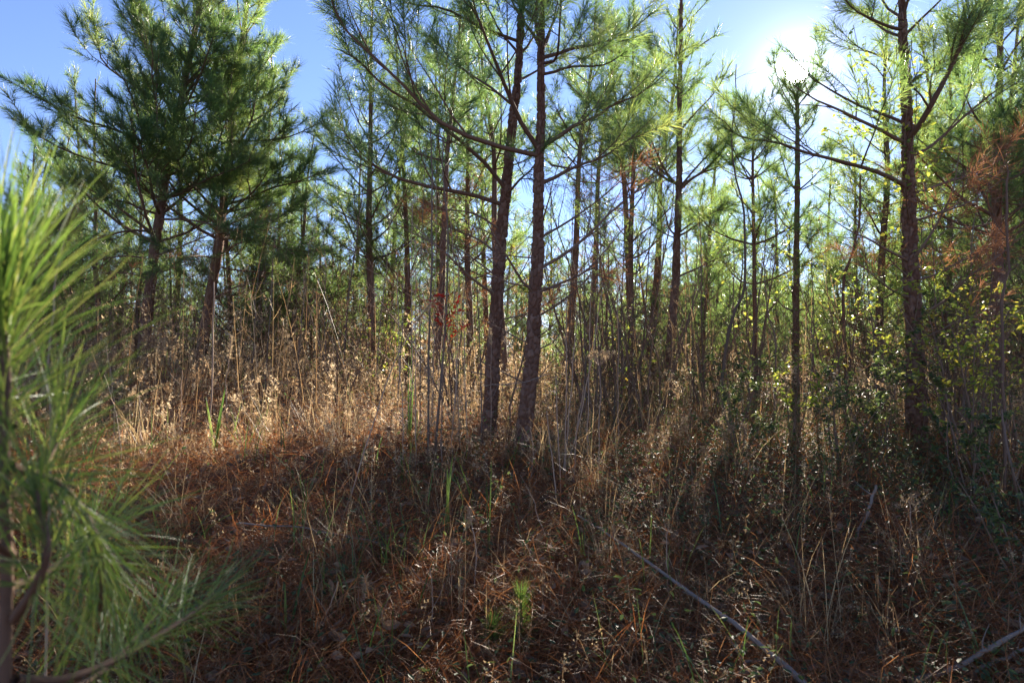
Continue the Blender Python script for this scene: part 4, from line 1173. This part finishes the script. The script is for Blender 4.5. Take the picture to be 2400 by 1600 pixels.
leafy_shrub('tall yellow leaved shrub right of the vine covered pine', 2235, 5.4, 560, 1.5, 333, n=520, ls=.045, group=SH, rn=.5)
leafy_shrub('yellow green shrub against the right edge behind the snag', 2385, 5.2, 620, 1.6, 334, n=620, ls=.045, group=SH, rn=.55)
leafy_shrub('dark glossy shrub below the yellow shrub at right', 2270, 4.5, 860, 2.0, 335, 'leaf', 760, .038, group=SH)
leafy_shrub('glossy shrub in front of the sun pine', 1850, 5.6, 800, 2.0, 336, 'leaf_y', 420, .038, group=SH)
leafy_shrub('low glossy shrub in front of the thin young pine', 1730, 5.2, 880, 2.0, 337, 'leaf', 520, .036, group=SH)
leafy_shrub('glossy shrub left of the vine covered trunk base', 1960, 5.0, 850, 2.0, 338, 'leaf', 420, .038, group=SH)
for i, (px, Y, top, lb) in enumerate([(1400, 7.2, 470, 'bare twiggy shrub right of the twin trunks behind the umbel'), (1460, 7.8, 380, 'tall bare twiggy shrub midway to the slim pine'), (1525, 7.0, 560, 'low bare twiggy shrub left of the slim pine'),
                                      (1075, 7.4, 560, 'bare twiggy shrub behind the two straight saplings'), (1660, 7.6, 600, 'bare twiggy shrub right of the slim pine trunk'), (1930, 6.8, 640, 'bare twiggy shrub right of the sun pine trunk'),
                                      (2230, 5.8, 520, 'bare twiggy shrub under the rusty right branches'), (2310, 5.2, 640, 'brown leaved twiggy shrub beside the bent snag'), (800, 8.4, 600, 'bare twiggy shrub in the shade left of centre')]):
    leafy_shrub(lb, px, Y, top, 1.8, 700 + i, 'leaf_brown', 90 if px > 2200 else 40, .045, 5, 'bare twiggy shrubs', 'twiggy_shrub', rn=.6)
# young sumac with red leaflets
rt, Cs, bs, qs = stalk('red_sumac', 'young sumac with bright red leaflets left of the twin trunks', [(1035, 1000), (1038, 860), (1045, 760), (1052, 690)], 4.9, .006, .003, M['dtwig'], 'shrub', 340)
for i, (tx, ty) in enumerate([(1090, 762), (1075, 700), (1022, 752), (1018, 716), (1085, 728), (1012, 706), (1060, 770), (1030, 694)]):
    tip = P(tx, ty, 4.9 + qs.uniform(-.15, .15)); st = Cs[12 + i]
    C = spline([st, (st + tip) / 2 + UP * .03, tip], 8)
    g = Geo(); tubes(g, C, np.full(8, .0014), 4, .3); pet = g.build('leaf_stalk', M['leaf_red'], rt, True, bs)
    g = Geo(); k = np.repeat(np.arange(3, 8), 2); n = len(k); sd = np.tile([1, -1], 5)[:n]
    ax = unit(tip - st); lat = unit(np.cross(ax, UP))
    leaves(g, qs, C[k], ax * .5 + lat * sd[:, None] + qs.normal(0, .15, (n, 3)), unit(qs.normal(0, .5, (n, 3)) + UP), qs.uniform(.04, .07, n), qs.uniform(.016, .024, n), qs.random(n))
    tag(g.build('leaflets', M['leaf_red'], pet, False, bs), kind='stuff')

# vine on the right pine
rng = RNG(360)
vb = ground_px(2150, 5.42)
root = empty('climbing_vine', vb, 'leafy vine climbing the thick right hand pine', 'vine')
leafp, leafd = [], []
for s in range(3):
    t = np.linspace(0, 1, 60); hgt = t * 3.3; a = s * 2.1 + t * (5 + 2 * s)
    ctr = np.array([P(2150 + (2124 - 2150) * q, 1000 - q * 800, 5.5) for q in t]); ctr[:, 2] = vb[2] + hgt
    r = .082 - .018 * t
    C = ctr + np.stack([np.cos(a) * r, np.sin(a) * r, np.zeros(60)], 1)
    g = Geo(); tubes(g, C, np.full(60, .0035), 5, .4); g.build('stem', M['dtwig'], root, True, vb)
    for k in range(22, 60):
        for _ in range(3):
            leafp.append(C[k] + rng.normal(0, .05, 3)); leafd.append(rng.normal(size=3))
for tx, ty, sx, sy in [(1985, 330, 2116, 440), (1960, 270, 2110, 300), (2020, 200, 2115, 300), (1990, 120, 2090, 240), (2000, 60, 2040, 180), (2220, 340, 2140, 400), (2180, 280, 2140, 350), (1930, 300, 2060, 290)]:
    C = spline([P(sx, sy, 5.4), P((sx + tx) / 2, (sy + ty) / 2 + 25, 5.2), P(tx, ty, 5.1)], 14)
    g = Geo(); tubes(g, C, np.full(14, .002), 4, .4); g.build('tendril', M['dtwig'], root, True, vb)
    for k in range(2, 14):
        for _ in range(2):
            leafp.append(C[k] + rng.normal(0, .025, 3)); leafd.append(rng.normal(size=3))
n = len(leafp); g = Geo()
leaves(g, rng, np.array(leafp), np.array(leafd) * np.array([1, 1, .6]), unit(rng.normal(0, .7, (n, 3)) + UP * .6), rng.uniform(.03, .06, n), rng.uniform(.015, .03, n), rng.random(n) * .8)
tag(g.build('leaves', M['leaf_y'], root, False, vb), kind='stuff')

# fallen poles and sticks
def stick(label, pts, r0, r1, seed, twigs=3, mat='log'):
    rng = RNG(seed); C = spline(pts, 26) + np.cumsum(rng.normal(0, .0025, (26, 3)), 0)
    base = C[0]; root = empty('fallen_stick', base, label, 'stick')
    g = Geo(); tubes(g, C, np.linspace(r0, r1, 26) * (1 + rng.normal(0, .06, 26)), 8, rng.random()); g.build('pole', M[mat], root, True, base)
    for _ in range(twigs):
        k = rng.integers(8, 25); sk = Sk(); grow(rng, sk, C[k], unit(rng.normal(size=3) + UP * .6), rng.uniform(.06, .16), r1 * .6, 0, 1, False, .3, .12)
        gg = Geo(); wood_tubes(gg, sk.wood, 4); gg.build('twig_stub', M[mat], root, True, base)


def gp(px, Y, up=.04):
    p = ground_px(px, Y); p[2] += up; return p


def hit(px, py, up=.05):
    """Where the sight line through a pixel meets the slope."""
    d = ray(px, py); s = np.linspace(1.5, 12, 2100); q = EYE[None] + d[None] * s[:, None]
    k = int(np.argmax(q[:, 2] < TZ(q[:, 0], q[:, 1]) + up)); return q[k]


stick('long pale fallen pole running down the bank to the lower right', [hit(1930, 1640, .14), hit(1780, 1505, .17), hit(1640, 1400, .18), hit(1480, 1285, .16), hit(1360, 1205, .10)], .0135, .005, 401)
stick('thin pale stick lying across the bank behind the young pine', [hit(560, 1222, .14), hit(700, 1235, .14), hit(830, 1262, .10), hit(945, 1300, .04)], .005, .003, 402, 2)
stick('grey forked branch in the bottom right corner', [hit(2130, 1600, .06), hit(2230, 1560, .12), hit(2330, 1500, .2), hit(2420, 1440, .28)], .012, .008, 403, 2)
stick('thinner grey branch crossing the bottom right corner', [hit(2250, 1590, .06), hit(2330, 1540, .1), hit(2420, 1500, .14)], .009, .006, 404, 1)
stick('broken bleached stub leaning on the right of the bank', [hit(2005, 1265, .02), hit(2025, 1215, .10), hit(2045, 1165, .2), hit(2060, 1135, .28)], .010, .008, 405, 1)
stick('short bent stick lying at the bottom below the fallen pole', [hit(1720, 1600, .04), hit(1740, 1555, .1), hit(1780, 1550, .08), hit(1880, 1552, .05)], .007, .005, 406, 1)
stick('white arching twig between the twin trunk bases', [P(1135, 905, 5.5), P(1165, 902, 5.4), P(1220, 902, 5.35), P(1290, 880, 5.4)], .004, .003, 407, 2)
stick('pale grey pole slanting at the right edge', [hit(2398, 1240, .0), P(2375, 1120, 3.9), P(2352, 1000, 4.05), P(2345, 960, 4.1)], .008, .005, 408, 2, 'dtwig')
stick('dark low log lying along the bottom right', [hit(1960, 1570, .05), hit(2060, 1580, .06), hit(2180, 1590, .05)], .016, .012, 409, 1, 'stem')

# pine seedlings
def seedling(label, px, py, Y, h, seed, n=320):
    rng = RNG(seed); b0 = hit(px, py, .0); base = b0
    root = empty('pine_seedling', base, label, 'seedling')
    C = spline([base - UP * .03, base + np.array([.01, 0, h * .5]), base + np.array([.005, 0, h])], 8)
    g = Geo(); tubes(g, C, np.linspace(.005, .003, 8), 5, .4); g.build('stem', M['twig'], root, True, base)
    g = Geo(); spray(g, rng, [C], n / h, .0019, (.09, .14), .1)
    tag(g.build('needles', M['needle_fg'], root, False, base), kind='stuff')


seedling('pine seedling at the bottom centre, left and lower of two', 1150, 1540, 3.2, .12, 420, 220)
seedling('taller pine seedling at the bottom centre, right of two', 1218, 1520, 3.2, .22, 421, 300)

# ------------------------------------------------------------------ young pine close to the camera on the left
rng = RNG(500)
fb = np.array([-.56, .76, 0.0])
froot = empty('young_pine', fb, 'young bright green pine close to the camera at the left edge', 'tree')


def fg_needles(parent, C, u0, n, L=(.13, .19), a0=14, a1=46, w=.0015, back=True):
    t = u0 + (1 - u0) * rng.random(n) ** .9; tt = np.linspace(0, 1, len(C))
    p = np.stack([np.interp(t, tt, C[:, k]) for k in range(3)], 1)
    k = np.minimum((t * (len(C) - 1)).astype(int), len(C) - 2); T = unit(C[k + 1] - C[k])
    q = rng.normal(size=(n, 3)); q = unit(q - T * (q * T).sum(1, keepdims=True))
    a = np.radians(a0 + (a1 - a0) * (1 - (t - u0) / (1 - u0)) + rng.normal(0, 8, n))
    d = unit(T * np.cos(a)[:, None] + q * np.sin(a)[:, None])
    Ln = rng.uniform(L[0], L[1], n); s = np.linspace(0, 1, 6)
    bend = rng.normal(0, .10, (n, 3)) + np.array([0, 0, -.10])
    Pp = p[:, None] + d[:, None] * (Ln[:, None] * s[None])[..., None] + bend[:, None] * (Ln[:, None] * s[None] ** 2)[..., None]
    g = Geo(); ribbons(g, Pp, (rng.uniform(.8, 1.2, n) * w)[:, None] * np.array([.8, 1, 1, .95, .8, .2])[None], unit(np.cross(d, rng.normal(size=(n, 3)))), np.clip(rng.normal(.5, .25, n), 0, 1))
    tag(g.build('needles', M['needle_fg'], parent, False, fb), kind='stuff')


C = spline([fb + np.array([0, 0, -.05]), fb + np.array([0, 0, .5]), P(14, 1500, .77), P(8, 1150, .76), P(14, 880, .75), P(0, 740, .74), P(-6, 665, .74)], 40)
g = Geo(); tubes(g, C, np.linspace(.008, .0036, 40), 10, .5); st = g.build('stem', M['twig'], froot, True, fb)
fg_needles(st, C, .56, 520, (.13, .21), 14, 56)
for pts, u0, n in [
    ([P(26, 1090, .755), P(60, 1105, .78), P(130, 1130, .80), P(190, 1190, .82), P(225, 1260, .83), P(240, 1340, .84), P(236, 1430, .86)], .05, 220),
    ([P(33, 1450, .77), P(80, 1380, .72), P(110, 1300, .70), P(100, 1220, .70), P(85, 1150, .70)], .2, 120),
    ([P(36, 1590, .77), P(150, 1590, .85), P(290, 1535, .95), P(434, 1449, 1.08), P(500, 1400, 1.15)], .35, 150),
    ([P(36, 1640, .77), P(200, 1600, .95), P(330, 1480, 1.1), P(420, 1380, 1.2)], .35, 120),
    ([P(30, 1300, .77), P(-60, 1230, .7), P(-140, 1130, .65)], .2, 110),
    ([P(28, 1000, .755), P(-40, 900, .80), P(-70, 800, .82)], .2, 160),
    ([P(8, 1180, .76), P(70, 1130, .80), P(120, 1060, .84), P(150, 980, .86)], .3, 80),
    ([P(10, 1380, .77), P(90, 1350, .9), P(180, 1290, 1.0), P(260, 1220, 1.05)], .35, 110),
    ]:
    C = spline(pts, 18); g = Geo(); tubes(g, C, np.linspace(.0055, .003, 18), 8, .4)
    br = g.build('branch', M['twig'], froot, True, fb); fg_needles(br, C, u0, n, (.10, .17), 20, 58)
r_1, C_1, b_1, q_1 = stalk('foxtail_grass', 'brown fuzzy grass seed head rising behind the young pine', [(120, 1100), (122, 900), (140, 650), (172, 490)], 1.5, .003, .002, M['reed'], 'grass', 510)
plume(r_1, C_1, b_1, q_1, .07, 420, 'leaf_brown', .003, .45, .4)
